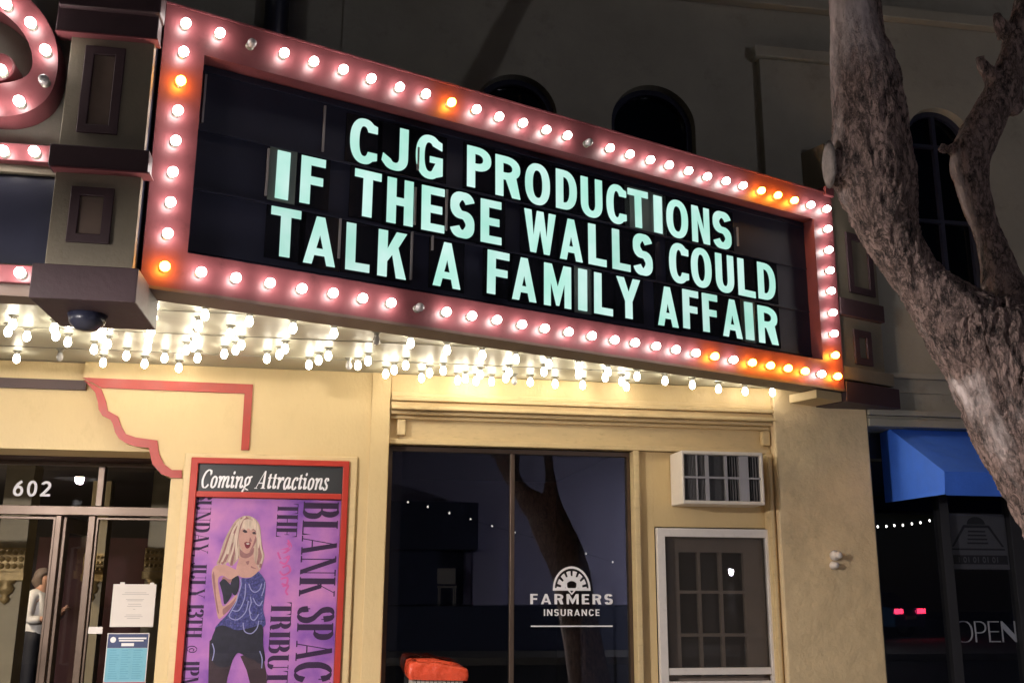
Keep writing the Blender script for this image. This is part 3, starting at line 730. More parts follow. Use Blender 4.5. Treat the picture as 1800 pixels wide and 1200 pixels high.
lb.box(-9, 0.4, 9.0, 9.1, 0, 3).box(-9.1, -9, EY, 9, 0, 3).box(.4, .5, EY + .1, 9, 0, 3).box(-9, .4, EY + .11, 9, .02, .1)
lb.build("lobby_room", "lobby_dark", TB)
MB().box(-9, .4, EY + .11, 9, 2.78, 2.9).build("lobby_ceiling", "lobby_dark", TB)
MB().box(-4.4, -1.8, 8.3, 8.4, .1, 2.3).build("lobby_doors", "maroon", TB)
# upper wall with arched windows
def arch(cx, hw, zs, zb, n=20, k=1.0):
    return [(cx - hw, zb), (cx + hw, zb)] + [(cx + hw * math.cos(rad(180 * j / n)), zs + hw * k * math.sin(rad(180 * j / n))) for j in range(n + 1)]
A = []
for xl, xr, yt, ys in ((833, 979, 131, 220), (1075, 1222, 150, 222), (1596, 1712, 190, 262)):
    cx = (X(xl, ys) + X(xr, ys)) / 2; hw = (X(xr, ys) - X(xl, ys)) / 2
    zt_ = Z((xl + xr) / 2, yt)
    A.append((cx, hw, zt_ - hw, 4.15 if xl > 1500 else 3.9))
BLV = Z(1600, 663)
MB().plate([[(-9, SOFZ + .002), (14, SOFZ + .002), (14, 11), (-9, 11)]] + [arch(*q) for q in A], 0.0, 0.4).build("upper_wall", "upper_wall", TB)
for q in A:
    cx, hw, zs, zb = q
    f = MB().plate([arch(cx, hw - .002, zs, zb + .002), arch(cx, hw - .05, zs, zb + .05)], .09, .13)
    if zb > 4: f.box(cx - .018, cx + .018, .085, .13, zb + .05, zs + hw - .05)
    for zz in () if zb < 4 else (zs - .02, (zs + zb) / 2): f.box(cx - hw + .05, cx + hw - .05, .087, .128, zz - .016, zz + .016)
    f = f.build("arched_window", "dark_navy", TB)
    MB().plate([arch(cx, hw - .04, zs, zb + .04)], .135, .141).build("window_pane", "upper_glass", f)
    MB().plate([arch(cx, hw + .02, zs, zb - .02)], .41, .44).build("window_blind", "opposite_dark", f)
MB().box(-9, 14, -.10, -.003, Z(1650, 49), Z(1650, 30)).build("belt_course", "upper_wall", TB, bevel=.01)
px0, px1 = X(1338, 300), X(1478, 300)
pl = MB().box(px0, px1, -.09, -.003, 3.75, Z(1338, 112)).box(px0 - .05, px1 + .05, -.13, -.004, Z(1338, 111.5), Z(1338, 92))
pl.build("pilaster", "upper_wall", TB, bevel=.01)
MB().box(XP1 + .004, 14, -.045, -.003, BLV - .02, BLV + .03).build("string_course", "upper_wall", TB, bevel=.006)
MB().tube([(X(488, 30), -.11, 3.4), (X(488, 30), -.11, 10.9)], .10, 14).build("downpipe", "dark_navy", TB, smooth=True)
MB().box(X(602, 60), X(602, 60) + .03, -.02, -.001, 3.5, 10.9).build("wall_joint", "upper_wall", TB)

# ================================================================== MARQUEE
bulb_prof = [(r_ * .80, h_ * .90) for r_, h_ in [(.0125, 0), (.0135, -.016), (.017, -.028), (.0255, -.044), (.0295, -.058), (.030, -.068), (.0265, -.082), (.0175, -.093), (.006, -.098)]]
sock_prof = [(.032, 0), (.032, -.004), (.020, -.008), (.018, -.022), (.014, -.024)]
def proto_mesh(name, prof, m, axis='z', n=12):
    q = MB(); q.lathe(prof, (0, 0, 0), n, axis)
    o = q.build(name, m, None, smooth=True); me = o.data
    bpy.data.objects.remove(o); return me
HB = {k: proto_mesh("bulb", bulb_prof, k) for k in ("bulb_lit", "bulb_dead")}
HS = proto_mesh("socket", sock_prof, "socket")
fb_prof = [(r * .93, h * .97 + .003) for r, h in [(.0125, 0), (.0135, -.010), (.019, -.020), (.0265, -.034), (.0295, -.046), (.0295, -.054), (.025, -.068), (.015, -.077), (.005, -.080)]]
FB = {k: proto_mesh("bulb", fb_prof, k, 'y') for k in ("bulb_white", "bulb_amber", "bulb_dead")}
FS = proto_mesh("socket", [(.026, 0), (.026, -.004), (.018, -.006), (.016, -.014)], "socket", 'y')
def add_bulb(parent, p, me, sm, label=None):
    o = bpy.data.objects.new("bulb", me); COL.objects.link(o); o.parent = parent; o.location = p
    s = bpy.data.objects.new("socket", sm); COL.objects.link(s); s.parent = o
    if label: o["label"] = label
    return o
# --- soffit
CN = thing("marquee_canopy", "pale metal marquee ceiling studded with hanging bare bulbs above the entrance", "canopy", (-0.5, -1.2, SOFZ))
ls = [onP(245, 505), onP(1485, 685)]
SL = ls[0].x; SH = onP(1465, 345).z
pa = MP @ Vector((SL + .01, .235, 0)); pb = MP @ Vector((-.02, .235, 0))
plan = [(-9, -.012), (pb.x, -.012), (pb.x, pb.y), (pa.x, pa.y), (pa.x, -2.33), (-9, -2.33)]
MB().plate([plan], SOFZ - .006, SOFZ + .08, lambda a, b, d: (a, b, d)).build("soffit", "soffit", CN)
sm = MB()
for yy in (-.45, -1.05, -1.65):
    xr = min(3.4, pa.x + (yy - pa.y) / math.tan(PH)) - .06
    sm.box(-9, xr, yy - .006, yy + .006, SOFZ - .010, SOFZ - .0062)
sm.build("soffit_seam", "socket", CN)
soff = [(22, 572), (14, 585), (47, 593), (29, 632), (95, 579), (98, 592), (121, 567), (119, 603), (179, 579), (179, 595), (189, 607), (165, 616), (181, 639), (222, 627), (79, 536),
        (271, 540), (269, 560), (265, 585), (261, 600), (259, 613), (289, 631), (254, 641), (360, 556), (349, 575), (345, 596), (339, 611), (327, 617), (347, 631), (314, 648), (404, 589),
        (424, 608), (414, 617), (394, 624), (438, 567), (469, 632), (491, 625), (501, 615), (515, 579), (543, 643), (560, 635), (577, 627), (587, 588), (629, 644), (647, 636),
        (678, 659), (693, 652), (713, 644), (722, 605), (741, 666), (755, 657), (779, 653), (786, 617), (803, 672), (818, 667), (834, 675), (844, 660), (848, 626), (864, 672),
        (889, 666), (895, 656), (907, 633), (932, 673), (956, 655), (965, 642), (974, 678), (1017, 647), (1017, 660), (1017, 684), (1069, 655), (1064, 665), (1093, 672), (1097, 684),
        (1120, 663), (1169, 671), (1217, 678), (1263, 685), (1308, 690), (1353, 693)]
dead = [(105, 629), (613, 644), (904, 671), (662, 600)]
BZ = SOFZ - .006
for q in soff + dead:
    p = onZ(q[0], q[1], BZ - .063)
    p.y = min(p.y, -.12)
    add_bulb(CN, (p.x + .5, p.y + 1.2, BZ - SOFZ), HB["bulb_dead" if q in dead else "bulb_lit"], HS, "unlit bulb" if q in dead else None)
# more of the same lamps over the part of the entrance that lies left of the picture
for i in range(10):
    for j in range(4):
        add_bulb(CN, (-2.95 - .55 * i + .5, -.35 - .55 * j + 1.2, BZ - SOFZ), HB["bulb_lit"], HS)
# --- letter sign
SG = thing("marquee_sign", "long red bulb-framed letter board reading CJG PRODUCTIONS, angled over the sidewalk", "sign", PO, PH)
TL, BL_, TR, BR = onP(358, 92), onP(332, 442), onP(1431, 388), onP(1446, 634)
fo = (SL, 0, 0, SH); fi = (TL.x * .5 + BL_.x * .5, TR.x * .5 + BR.x * .5, BL_.z * .5 + BR.z * .5, TL.z * .5 + TR.z * .5)
RV = 0.13
sf_ = MB().frame(fo, fi, 0, RV)
sf_.build("sign_frame", "sign_red", SG, local=True)
MB().box(SL + .004, -.004, RV + .03, .225, .004, SH - .004).build("sign_box", "umber", SG, local=True)
MB().box(SL + .003, -.003, .012, .228, -.012, -.002).build("sign_underside", "underside", SG, local=True)
MB().box(SL, 0, -.006, .008, -.014, .004).build("bottom_lip", "underside", SG, local=True)
MB().box(SL, 0, -.006, .2, SH + .002, SH + .014).build("top_lip", "sign_red", SG, local=True)
MB().box(fi[0] + .002, fi[1] - .002, RV - .02, RV + .028, fi[2] + .002, fi[3] - .002).build("letter_board", "board_black", SG, local=True)
MB().box(-.09, .012, -.03, .1, SH - .02, SH + .06).build("corner_block", "sign_red", SG, local=True, bevel=.006)
LD = RV - .034                             # depth of the letters' faces
rows = [
 ("C 616 665 210 286|J 672 718 226 296|G 732 779 241 312|P 822 864 260 329|R 872 915 272 347|O 924 967 288 359|D 978 1014 301 367|U 1022 1059 314 381|C 1067 1102 327 393|T 1105 1140 334 400|I 1150 1164 345 410|O 1172 1209 354 417|N 1217 1247 362 428|S 1254 1285 374 436"),
 ("I 486 509 265 347|F 529 572 276 356|T 623 670 300 379|H 681 727 312 394|E 742 782 327 407|S 792 834 340 415|E 846 882 350 428|W 922 977 369 445|A 985 1024 386 459|L 1035 1066 396 467|L 1077 1108 406 475|S 1114 1147 416 482|C 1177 1211 431 497|O 1216 1251 440 505|U 1259 1290 449 514|L 1298 1327 457 522|D 1333 1363 463 527"),
 ("T 476 529 364 449|A 535 591 381 466|L 609 651 392 476|K 665 715 404 488|A 762 810 427 505|F 857 895 442 516|A 901 943 455 529|M 957 1004 462 540|I 1017 1032 475 545|L 1045 1077 480 553|Y 1085 1126 489 559|A 1157 1192 505 575|F 1201 1228 512 577|F 1236 1262 519 583|A 1271 1304 527 593|I 1311 1325 535 597|R 1334 1367 538 605")]
for ri, rw in enumerate(rows):
    L = []
    for it in rw.split('|'):
        ch, xl, xr, yt, yb = it.split(); xl, xr, yt, yb = map(float, (xl, xr, yt, yb)); ym = (yt + yb) / 2
        a, b = onP(xl, ym, LD), onP(xr, ym, LD)
        L.append((ch, a.x, b.x, onP((xl + xr) / 2, yt, LD).z, onP((xl + xr) / 2, yb, LD).z))
    ht = sum(q[3] - q[4] for q in L) / len(L)
    n_ = len(L); mx_ = sum(q[1] for q in L) / n_; my_ = sum(q[4] for q in L) / n_
    print("row", ri, "height", round(ht, 3), "baseline spread", round(max(q[4] for q in L) - min(q[4] for q in L), 3))
    for ch, a, b, zt_, zb_ in L:
        zb2 = my_ + .5 * (zb_ - my_); tilt = random.uniform(-.014, .014)
        W_ = (b - a) / ht
        m = MB()
        for k, loops in enumerate(sans(ch, W_, .205 if ch != 'I' else W_, .17)):
            m.plate([[(a + p[0] * ht + tilt * p[1] * ht, zb2 + p[1] * ht - tilt * p[0] * ht) for p in lp] for lp in loops], LD - .0006 * k, LD + .006)
        o = m.build("letter", "letter_glow_" + random.choice("aaabc"), SG, local=True)
        pm = MB()
        clear = ch == 'I' or (ri == 0 and ch == 'T')
        pad = .03 if ch != 'I' else .045
        pm.box(a - pad, b + pad, LD + .0064, LD + .0125, zb2 - .02, zb2 + ht + .02)
        pm.build("letter_plate", "plate_clear" if clear else "plate_black", o, local=True)
rl = MB()
for ri in range(4):
    zz = fi[2] + .05 + (fi[3] - fi[2] - .05) / 3.12 * ri
    rl.box(fi[0] + .01, fi[1] - .01, RV - .034, RV - .021, zz - .006, zz + .006)
rl.build("letter_rail", "board_black", SG, local=True)
st = MB()                                   # thin grey strips drawn in as glints along the letter plates
for px, y0, y1 in ((362, 132, 218), (571, 187, 268), (472, 262, 345), (730, 330, 396), (724, 408, 492), (598, 385, 455), (760, 415, 440), (1295, 400, 432), (735, 260, 300), (785, 334, 406)):
    a, b = onP(px, y0, RV - .028), onP(px, y1, RV - .028)
    st.box(a.x - .006, a.x + .006, RV - .040, RV - .026, b.z, a.z)
st.build("glint_strip", "ac_grey", SG, local=True)
top = [(327, 41), (387, 58), (443, 76), (500, 93), (552, 108), (604, 122), (653, 138), (703, 153), (749, 165), (794, 180), (838, 192), (878, 205), (920, 216), (961, 228), (998, 238), (1036, 250), (1073, 260), (1108, 271), (1144, 281), (1177, 290), (1211, 300), (1244, 310), (1277, 318), (1307, 326), (1339, 335), (1368, 343), (1397, 352), (1426, 360), (1454, 367)]
lef = [(323, 91), (318, 142), (313, 194), (309, 247), (304, 302), (300, 355), (295, 410), (290, 468)]
rig = [(1456, 402), (1458, 439), (1460, 475), (1462, 511), (1465, 549), (1467, 586), (1469, 624), (1473, 661)]
bot = [(354, 478), (415, 488), (475, 497), (531, 507), (586, 515), (638, 524), (688, 532), (738, 540), (785, 548), (830, 555), (874, 562), (918, 570), (958, 577), (1000, 583), (1041, 590), (1081, 597), (1117, 602), (1154, 608), (1189, 614), (1224, 620), (1257, 626), (1290, 632), (1323, 637), (1355, 642), (1386, 647), (1416, 652), (1445, 657)]
amber = {(318, 142), (290, 468), (794, 180), (1339, 335), (1368, 343), (1397, 352), (1257, 626), (1323, 637), (1355, 642), (1386, 647), (1416, 652), (1469, 624), (1473, 661)}
off = {(443, 76), (1036, 250), (738, 540)}
for seq in (top, lef, rig, bot):
    for q in seq:
        p = onP(q[0], q[1], -.045)
        k = "bulb_amber" if q in amber else ("bulb_dead" if q in off else "bulb_white")
        add_bulb(SG, (p.x, 0, p.z), FB[k], FS, {"bulb_amber": "amber bulb", "bulb_dead": "unlit bulb"}.get(k))
# --- pillar at the wall end of the sign
EP = thing("marquee_pillar", "narrow beige pillar with dark insets at the wall end of the sign", "pillar", MP @ Vector((.3, .1, -.2)), PH, "marquee pillars beside the letter boards")
PD = .05
def EPm(): return MB()
def sbox(m, xl, xr, yt, yb, d0, d1, ym=None):
    ym = ym or (yt + yb) / 2
    a, b = onP(xl, ym, d0), onP(xr, ym, d0); zt_, zb_ = onP((xl + xr) / 2, yt, d0).z, onP((xl + xr) / 2, yb, d0).z
    c = [MP @ Vector(v) for v in ((a.x, d0, zb_), (b.x, d0, zb_), (b.x, d1, zb_), (a.x, d1, zb_), (a.x, d0, zt_), (b.x, d0, zt_), (b.x, d1, zt_), (a.x, d1, zt_))]
    i = len(m.v); m.v += [tuple(v) for v in c]
    m.f += [[i + k for k in q] for q in ((0, 3, 2, 1), (4, 5, 6, 7), (0, 1, 5, 4), (1, 2, 6, 5), (2, 3, 7, 6), (3, 0, 4, 7))]
    return m
a = onP(1479, 520, .03).x
def lbox(x0, x1, d0, d1, z0, z1):
    m = MB(); m.box(x0, x1, d0, d1, z0, z1); m.v = [tuple(MP @ Vector(v)) for v in m.v]; return m
xw = onP(1548, 560, PD).x
zz = lambda px, py, d=PD: onP(px, py, d).z
lbox(.012, xw, PD, .30, zz(1500, 655), SH + .5).build("shaft", "pillar_beige", EP, bevel=.006)
sb1 = MB(); sbox(sb1, 1478, 1554, 530, 559, PD - .05, .28); sb1.build("band", "umber", EP, bevel=.004)
def inset(par, m, xl, xr, yt, yb):
    a, b = onP(xl, (yt + yb) / 2, PD), onP(xr, (yt + yb) / 2, PD); z1, z0 = onP((xl + xr) / 2, yt, PD).z, onP((xl + xr) / 2, yb, PD).z
    q = MB().frame((a.x, b.x, z0, z1), (a.x + .06, b.x - .06, z0 + .06, z1 - .06), PD - .022, PD - .002)
    q.v = [tuple(MP @ Vector(v)) for v in q.v]
    q.build("inset_frame", m, par, bevel=.004)
inset(EP, "umber", 1488, 1532, 415, 518)
inset(EP, "umber", 1500, 1530, 582, 642)
lbox(.012, xw + .06, PD - .04, .31, zz(1510, 672), zz(1510, 650)).build("base_moulding", "pillar_beige", EP, bevel=.004)
lbox(.02, xw + .10, .0, .33, zz(1510, 708, 0), zz(1510, 673, 0)).build("base_block", "umber", EP, bevel=.004)
lbox(onP(1434, 698, .06).x, .016, .05, .34, -.085, -.016).build("bracket_block", "cream", EP, bevel=.004)
# --- front of the marquee, facing the street
FY = -2.46
FX = thing("marquee_board", "dark street-facing sign board with pink bulb bands left of the corner pillar", "sign", (onY(0, 500, FY).x, FY, Z(0, 520, FY)))
xr_ = X(104, 300, FY)
MB().box(-9, xr_, FY + .05, FY + .12, Z(50, 250, FY), 6.8).build("fascia", "upper_wall", FX)
MB().box(-9, xr_, FY + .03, FY + .12, Z(50, 462, FY), Z(50, 306, FY)).build("display_board", "dark_navy", FX)
b0 = MB().box(-9, xr_, FY - .05, FY + .10, Z(50, 284, FY - .05), Z(50, 253, FY - .05)).box(-9, xr_, FY - .05, FY + .10, Z(30, 497, FY - .05), Z(30, 465, FY - .05))
b0.build("bulb_band", "sign_red", FX, bevel=.006)
MB().box(-9, xr_, FY, FY + .11, Z(50, 304, FY), Z(50, 287, FY)).build("ledge", "pillar_beige", FX)
MB().box(-9, xr_ - .01, FY - .02, FY + .15, Z(30, 522, FY), Z(30, 498.5, FY)).build("bottom_fascia", "underside", FX)
fp = FX.location
for q in ((5, 265), (60, 266), (35, 479), (-25, 478), (-50, 264)):
    p = onY(q[0], q[1], FY - .095); p.y = FY - .05
    add_bulb(FX, tuple(p - fp), FB["bulb_white"], FS)
zr = [onY(35, 479, FY - .095).z, onY(60, 266, FY - .095).z]
xl_ = onY(-50, 264, FY - .095).x
for k in range(1, 20):
    for z_ in zr: add_bulb(FX, tuple(Vector((xl_ - .17 * k, FY - .05, z_)) - fp), FB["bulb_white"], FS)
# --- corner pillar
CY = -2.56
CP = thing("marquee_pillar", "broad beige corner pillar with dark raised insets left of the letter sign", "pillar", (X(165, 500, CY), CY, Z(165, 545, CY)), 0, "marquee pillars beside the letter boards")
cx0, cx1 = X(98, 300, CY), X(250, 300, CY)
cz = lambda py, d=CY: Z(165, py, d)
MB().box(cx0, cx1, CY, CY + .05, cz(470), cz(-60)).build("shaft", "pillar_beige", CP, bevel=.004)
MB().box(cx0 + .02, cx1 - .012, CY + .052, CY + .6, cz(500), cz(-60)).build("core", "dark_navy", CP)
bd = MB().box(X(85, 275, CY - .06), X(262, 275, CY - .06), CY - .06, CY + .045, cz(296, CY - .06), cz(257, CY - .06))
bd.build("band", "umber", CP, bevel=.006)
MB().box(X(88, 300, CY - .064), X(264, 300, CY - .064), CY - .064, CY + .045, cz(299, CY - .06), cz(296.5, CY - .06)).build("band_edge", "sign_red", CP)
MB().box(X(96, 60, CY - .05), X(277, 60, CY - .05), CY - .05, CY + .045, cz(58, CY - .05), cz(14, CY - .05)).build("cap", "umber", CP, bevel=.006)
MB().box(X(96, 60, CY - .05), X(278.5, 60, CY - .05), CY - .053, CY + .045, cz(60.5, CY - .05), cz(58.3, CY - .05)).build("cap_edge", "sign_red", CP)
MB().box(X(102, 10, CY - .09), X(283, 10, CY - .09), CY - .09, CY + .045, cz(13, CY - .09), cz(-40, CY - .09)).build("upper_cap", "umber", CP, bevel=.006)
def inset2(xl, xr, yt, yb):
    a, b, z1, z0 = X(xl, (yt + yb) / 2, CY), X(xr, (yt + yb) / 2, CY), cz(yt), cz(yb)
    MB().frame((a, b, z0, z1), (a + .05, b - .05, z0 + .05, z1 - .05), CY - .02, CY - .002).build("inset_frame", "umber", CP, bevel=.005)
    MB().box(a + .052, b - .052, CY - .006, CY - .003, z0 + .052, z1 - .052).build("inset_panel", "header_brown" if False else "underside", CP)
inset2(143, 215, 83, 236)
inset2(121, 198, 331, 429)
MB().box(X(52, 500, CY - .14), X(241, 500, CY - .14), CY - .14, CY + .45, cz(528, CY - .14), cz(467, CY - .14)).build("base_block", "umber", CP, bevel=.006)
MB().lathe([(.0, -.085), (.05, -.08), (.085, -.05), (.10, 0)][::-1], (X(155, 545, -2.4), -2.4, cz(528, CY - .14) - .001), 20).build("base_dome", "dark_navy", CP, smooth=True)
# --- scroll ornament
SCY = -2.52
SO = thing("scroll_ornament", "pink curled channel scroll outlined in bulbs above the dark street-facing board", "ornament", onY(10, 215, SCY))
outer_ = [(-70, -60), (0, -28), (45, 0), (78, 32), (100, 72), (107, 110), (103, 150), (88, 182), (60, 203), (25, 213), (-15, 212), (-40, 200)]
inner_ = [(-60, 5), (-10, 22), (20, 40), (45, 66), (60, 98), (62, 125), (52, 143), (32, 152), (8, 156), (-10, 156), (-25, 155), (-30, 160)]
o2, i2 = smooth_path(outer_, 5), smooth_path(inner_, 5)
sp = lambda pts: [(onY(x, y, SCY).x, onY(x, y, SCY).z) for x, y in pts]
MB().plate([sp(o2) + sp(i2)[::-1]], SCY - .06, SCY + .10).build("channel", "sign_red", SO, bevel=.008)
c = onY(2, 126, SCY); rr = X(31, 126, SCY) - c.x
MB().lathe([(rr, .10), (rr, -.05), (rr * .9, -.06)], (c.x, SCY, c.z), 28, 'y').build("curl_end", "sign_red", SO)
for q, k in (((10, 6), "bulb_white"), ((53, 39), "bulb_white"), ((79, 87), "bulb_white"), ((76, 139), "bulb_dead"), ((33, 177), "bulb_white"), ((1, 122), "bulb_white"), ((-20, 182), "bulb_white")):
    p = onY(q[0], q[1], SCY - .11); p.y = SCY - .06
    add_bulb(SO, tuple(p - SO.location), FB[k], FS, "unlit bulb" if k == "bulb_dead" else None)

# ================================================================== POSTER CASE AND POSTER
PC = thing("poster_case", "red framed glass poster case headed Coming Attractions on the cream wall", "display case", (X(470, 1000), -.03, .75))
r = lambda xl, xr, yt: (X(xl, yt), X(xr, yt))
ox0, ox1 = X(326, 800), X(629, 800); oz1 = (Z(326, 797) + Z(629, 802)) / 2
rx0, rx1 = X(338.5, 806), X(614.5, 810); rz1 = (Z(338, 806) + Z(614, 810)) / 2
ix0, ix1 = X(348.5, 840), X(602.5, 840); iz1 = Z(475, 818)
z0 = .72
MB().frame((ox0, ox1, z0 - .06, oz1), (rx0 + .002, rx1 - .002, z0 + .002, rz1 - .002), -.03, -.002).build("case_moulding", "cream_trim", PC, bevel=.008)
bz1, bz0 = Z(475, 866), Z(475, 876)
cf = MB().frame((rx0, rx1, z0, rz1), (ix0, ix1, z0 + .06, iz1), -.055, -.004).box(ix0 + .001, ix1 - .001, -.054, -.006, bz0, bz1)
cf.build("case_frame", "case_red", PC, bevel=.005)
hp = MB().box(ix0 + .001, ix1 - .001, -.030, -.008, bz1 + .001, iz1 - .001).build("header_panel", "header_black", PC)
ht_ = MB()
txt = "Coming Attractions"
L = text_len(txt, italic, .0)
a, b = onY(350, 857, -.03), onY(579, 858, -.03); k = (b.x - a.x) / (L + .1); hh = (Z(350, 826, -.03) - a.z) / .69
put_text(ht_, txt, italic, lambda u, v: (a.x + (u + v * .26) * k, a.z + (v + .02) * hh), -.0305, .001)
ht_.build("header_lettering", "white_text", hp)
MB().box(ix0 + .001, ix1 - .001, -.048, -.045, z0 + .062, bz0 - .001).build("case_glass", "clear_glass", PC)
MB().box(rx0 - .018, rx0 - .001, -.06, -.035, Z(320, 1042), Z(320, 1037)).build("case_latch", "cream_trim", PC)
QY = -.012
PS = thing("concert_poster", "purple concert poster of a blonde singer in a sequinned top inside the case", "poster", ((ix0 + ix1) / 2, QY, z0 + .07))
MB().box(ix0 + .004, ix1 - .004, QY, QY + .002, z0 + .066, bz0 - .004).build("sheet", "poster_purple", PS)
def flat(name, groups, m, d, chains=False):
    q = MB()
    for k, g in enumerate(groups): q.plate([px2(g, QY)], QY - d - .0006 - .0001 * k, QY - d)
    return q.build(name, m, PS)
A8 = lambda pts: [(300 + x / 6, 870 + y / 6) for x, y in pts]
A5 = lambda pts: [(300 + x / 6, 1000 + y / 6) for x, y in pts]
S = lambda pts: smooth_path(pts + [pts[0]], 4)[:-1]
def strokes(name, lst, m, d, Q=None, w0=2.0):
    flat(name, [ribbon((Q or A8)(smooth_path(p, 5)), (lambda ww: (lambda a_, b_: ww))(wd * w0)) for p, wd in lst], m, d)
flat("painted_hair", [S(A8([(770, 216), (690, 262), (636, 340), (586, 430), (546, 530), (510, 655), (484, 722), (520, 735), (545, 715), (570, 738), (605, 705), (640, 748), (700, 690), (730, 660), (860, 645), (900, 765), (915, 745), (938, 795), (964, 730), (990, 640), (970, 560), (952, 450), (944, 330), (902, 256), (832, 218)]))], "poster_blonde", .0010)
flat("painted_legs", [A5([(410, 755), (455, 715), (660, 930), (640, 1000), (600, 1140), (570, 1330), (395, 1330), (400, 1000)]), A5([(735, 915), (960, 840), (1012, 1100), (1020, 1330), (870, 1330), (800, 1060)])], "poster_leg", .0010)
flat("painted_skin", [S(A8([(745, 580), (860, 590), (885, 690), (930, 790), (900, 850), (750, 865), (690, 790), (720, 670)])),
      S(A8([(470, 742), (560, 728), (650, 765), (725, 810), (700, 850), (625, 885), (560, 848), (510, 862), (500, 930), (525, 1080), (555, 1170), (640, 1100), (690, 1050), (705, 1080), (650, 1170), (545, 1280), (500, 1290), (470, 1120), (440, 930), (435, 800)])),
      S(A8([(770, 285), (728, 350), (718, 450), (733, 535), (782, 604), (822, 604), (872, 545), (906, 470), (917, 400), (890, 325), (840, 285)]))], "poster_skin", .0022)
flat("painted_shade", [S(A8([(728, 560), (780, 608), (826, 606), (876, 548), (868, 620), (800, 662), (735, 640)])), S(A8([(640, 520), (668, 496), (662, 620), (630, 665)])), S(A8([(838, 440), (858, 482), (828, 486)])), S(A8([(455, 800), (470, 900), (480, 1060), (510, 1240), (488, 1200), (455, 980), (440, 850)])), S(A8([(548, 1200), (640, 1130), (690, 1075), (650, 1165), (560, 1260)])), S(A8([(560, 850), (625, 886), (700, 850), (690, 880), (610, 930), (540, 890)])), S(A8([(895, 430), (908, 470), (872, 545), (830, 598), (868, 520)])), S(A8([(790, 700), (830, 690), (815, 735)])), S(A8([(846, 742), (905, 775), (850, 764)]))], "poster_shade", .0030)
flat("painted_eyes", [S(A8([(756, 374), (780, 362), (808, 380), (806, 392), (780, 394)])), S(A8([(858, 392), (884, 384), (906, 398), (900, 410), (872, 408)])), S(A8([(750, 344), (780, 332), (815, 350), (780, 342)])), S(A8([(856, 366), (884, 356), (910, 372), (884, 366)]))], "poster_leg", .0040)
strokes("painted_hair_shade", [([(800, 235), (745, 300), (712, 400), (690, 520), (660, 640), (640, 740)], 2.2), ([(760, 240), (690, 330), (650, 430), (610, 560), (570, 700)], 2.4), ([(720, 300), (660, 420), (625, 540), (590, 660), (540, 722)], 1.8), ([(690, 300), (640, 390), (600, 480), (560, 600), (510, 715)], 1.6), ([(895, 300), (925, 400), (930, 500), (940, 610), (918, 730)], 2.4), ([(920, 330), (942, 470), (962, 600), (945, 760)], 1.8), ([(700, 430), (690, 560), (705, 660)], 2.6), ([(790, 228), (830, 260), (870, 320), (905, 400)], 1.5)], "poster_shade", .0044)
flat("painted_fringe", [S(A8([(765, 262), (735, 320), (716, 410), (702, 520), (715, 630), (696, 680), (680, 560), (694, 400), (718, 300)])), S(A8([(770, 262), (830, 252), (890, 290), (920, 380), (938, 480), (925, 560), (908, 470), (900, 380), (866, 352), (848, 372), (820, 346), (796, 368), (770, 346), (742, 362)]))], "poster_blonde_light", .0052)
strokes("painted_hair_light", [([(790, 225), (735, 280), (700, 370), (678, 480), (650, 600), (615, 700)], 1.6), ([(740, 255), (670, 350), (625, 470), (585, 600), (540, 700)], 1.8), ([(850, 232), (905, 300), (938, 410), (950, 540), (972, 640), (950, 720)], 1.6), ([(870, 262), (915, 350), (930, 440)], 1.5), ([(780, 262), (760, 310), (752, 350)], 1.2), ([(820, 258), (832, 310), (826, 350)], 1.2), ([(660, 400), (630, 520), (600, 620)], 1.6)], "poster_blonde_light", .0060)
flat("painted_lips", [S(A8([(776, 500), (800, 490), (815, 496), (834, 492), (846, 506), (832, 548), (805, 560), (786, 540)]))], "poster_lip", .0046)
flat("painted_teeth", [S(A8([(792, 508), (815, 504), (834, 510), (812, 520)]))], "paper", .0054)
flat("painted_top", [S(A5([(750, 90), (830, 92), (900, 45), (925, 22), (950, 50), (978, 85), (1002, 150), (990, 300), (974, 420), (968, 620), (500, 640), (505, 570), (600, 470), (690, 330), (730, 240), (745, 150)]))], "poster_sequin", .0030)
flat("painted_shorts", [S(A5([(480, 610), (560, 590), (700, 640), (860, 610), (966, 590), (976, 800), (995, 960), (930, 990), (880, 950), (810, 930), (745, 890), (700, 885), (655, 950), (620, 1015), (540, 1030), (470, 1000), (415, 900), (430, 740)])), S(A5([(650, 100), (715, 70), (722, 180), (690, 270), (650, 250), (630, 170)])), S(A5([(515, 140), (560, 100), (610, 140), (645, 190), (640, 280), (570, 370), (548, 260)]))], "poster_black", .0042)
strokes("painted_chain", [(p, .9) for p in ([(825, 150), (850, 215), (890, 240), (940, 210), (960, 150)], [(790, 150), (780, 300), (720, 430), (650, 430)], [(720, 240), (690, 350), (640, 440), (620, 500), (700, 530), (790, 450), (820, 330)], [(830, 430), (850, 520), (890, 530), (930, 470)], [(765, 560), (780, 650), (850, 675), (910, 620), (930, 540)], [(960, 280), (985, 200), (995, 130)], [(735, 100), (745, 160), (725, 230)], [(840, 290), (850, 350), (830, 420), (850, 470)], [(870, 300), (900, 360), (940, 380), (968, 330)], [(440, 780), (460, 860), (440, 960)], [(940, 860), (965, 940), (960, 1040)])], "poster_chain", .0056, A5)
strokes("pink_script", [(p, 1.7) for p in ([(1235, 470), (1270, 540), (1200, 570), (1130, 590), (1170, 620), (1260, 560), (1230, 500)], [(1130, 600), (1170, 680), (1250, 640), (1210, 720), (1150, 700)], [(1180, 760), (1240, 740), (1260, 800), (1190, 840), (1150, 800)], [(1160, 880), (1230, 870), (1220, 940), (1170, 930)], [(1180, 960), (1240, 950), (1215, 1010), (1235, 1050)])], "poster_pink", .0010)
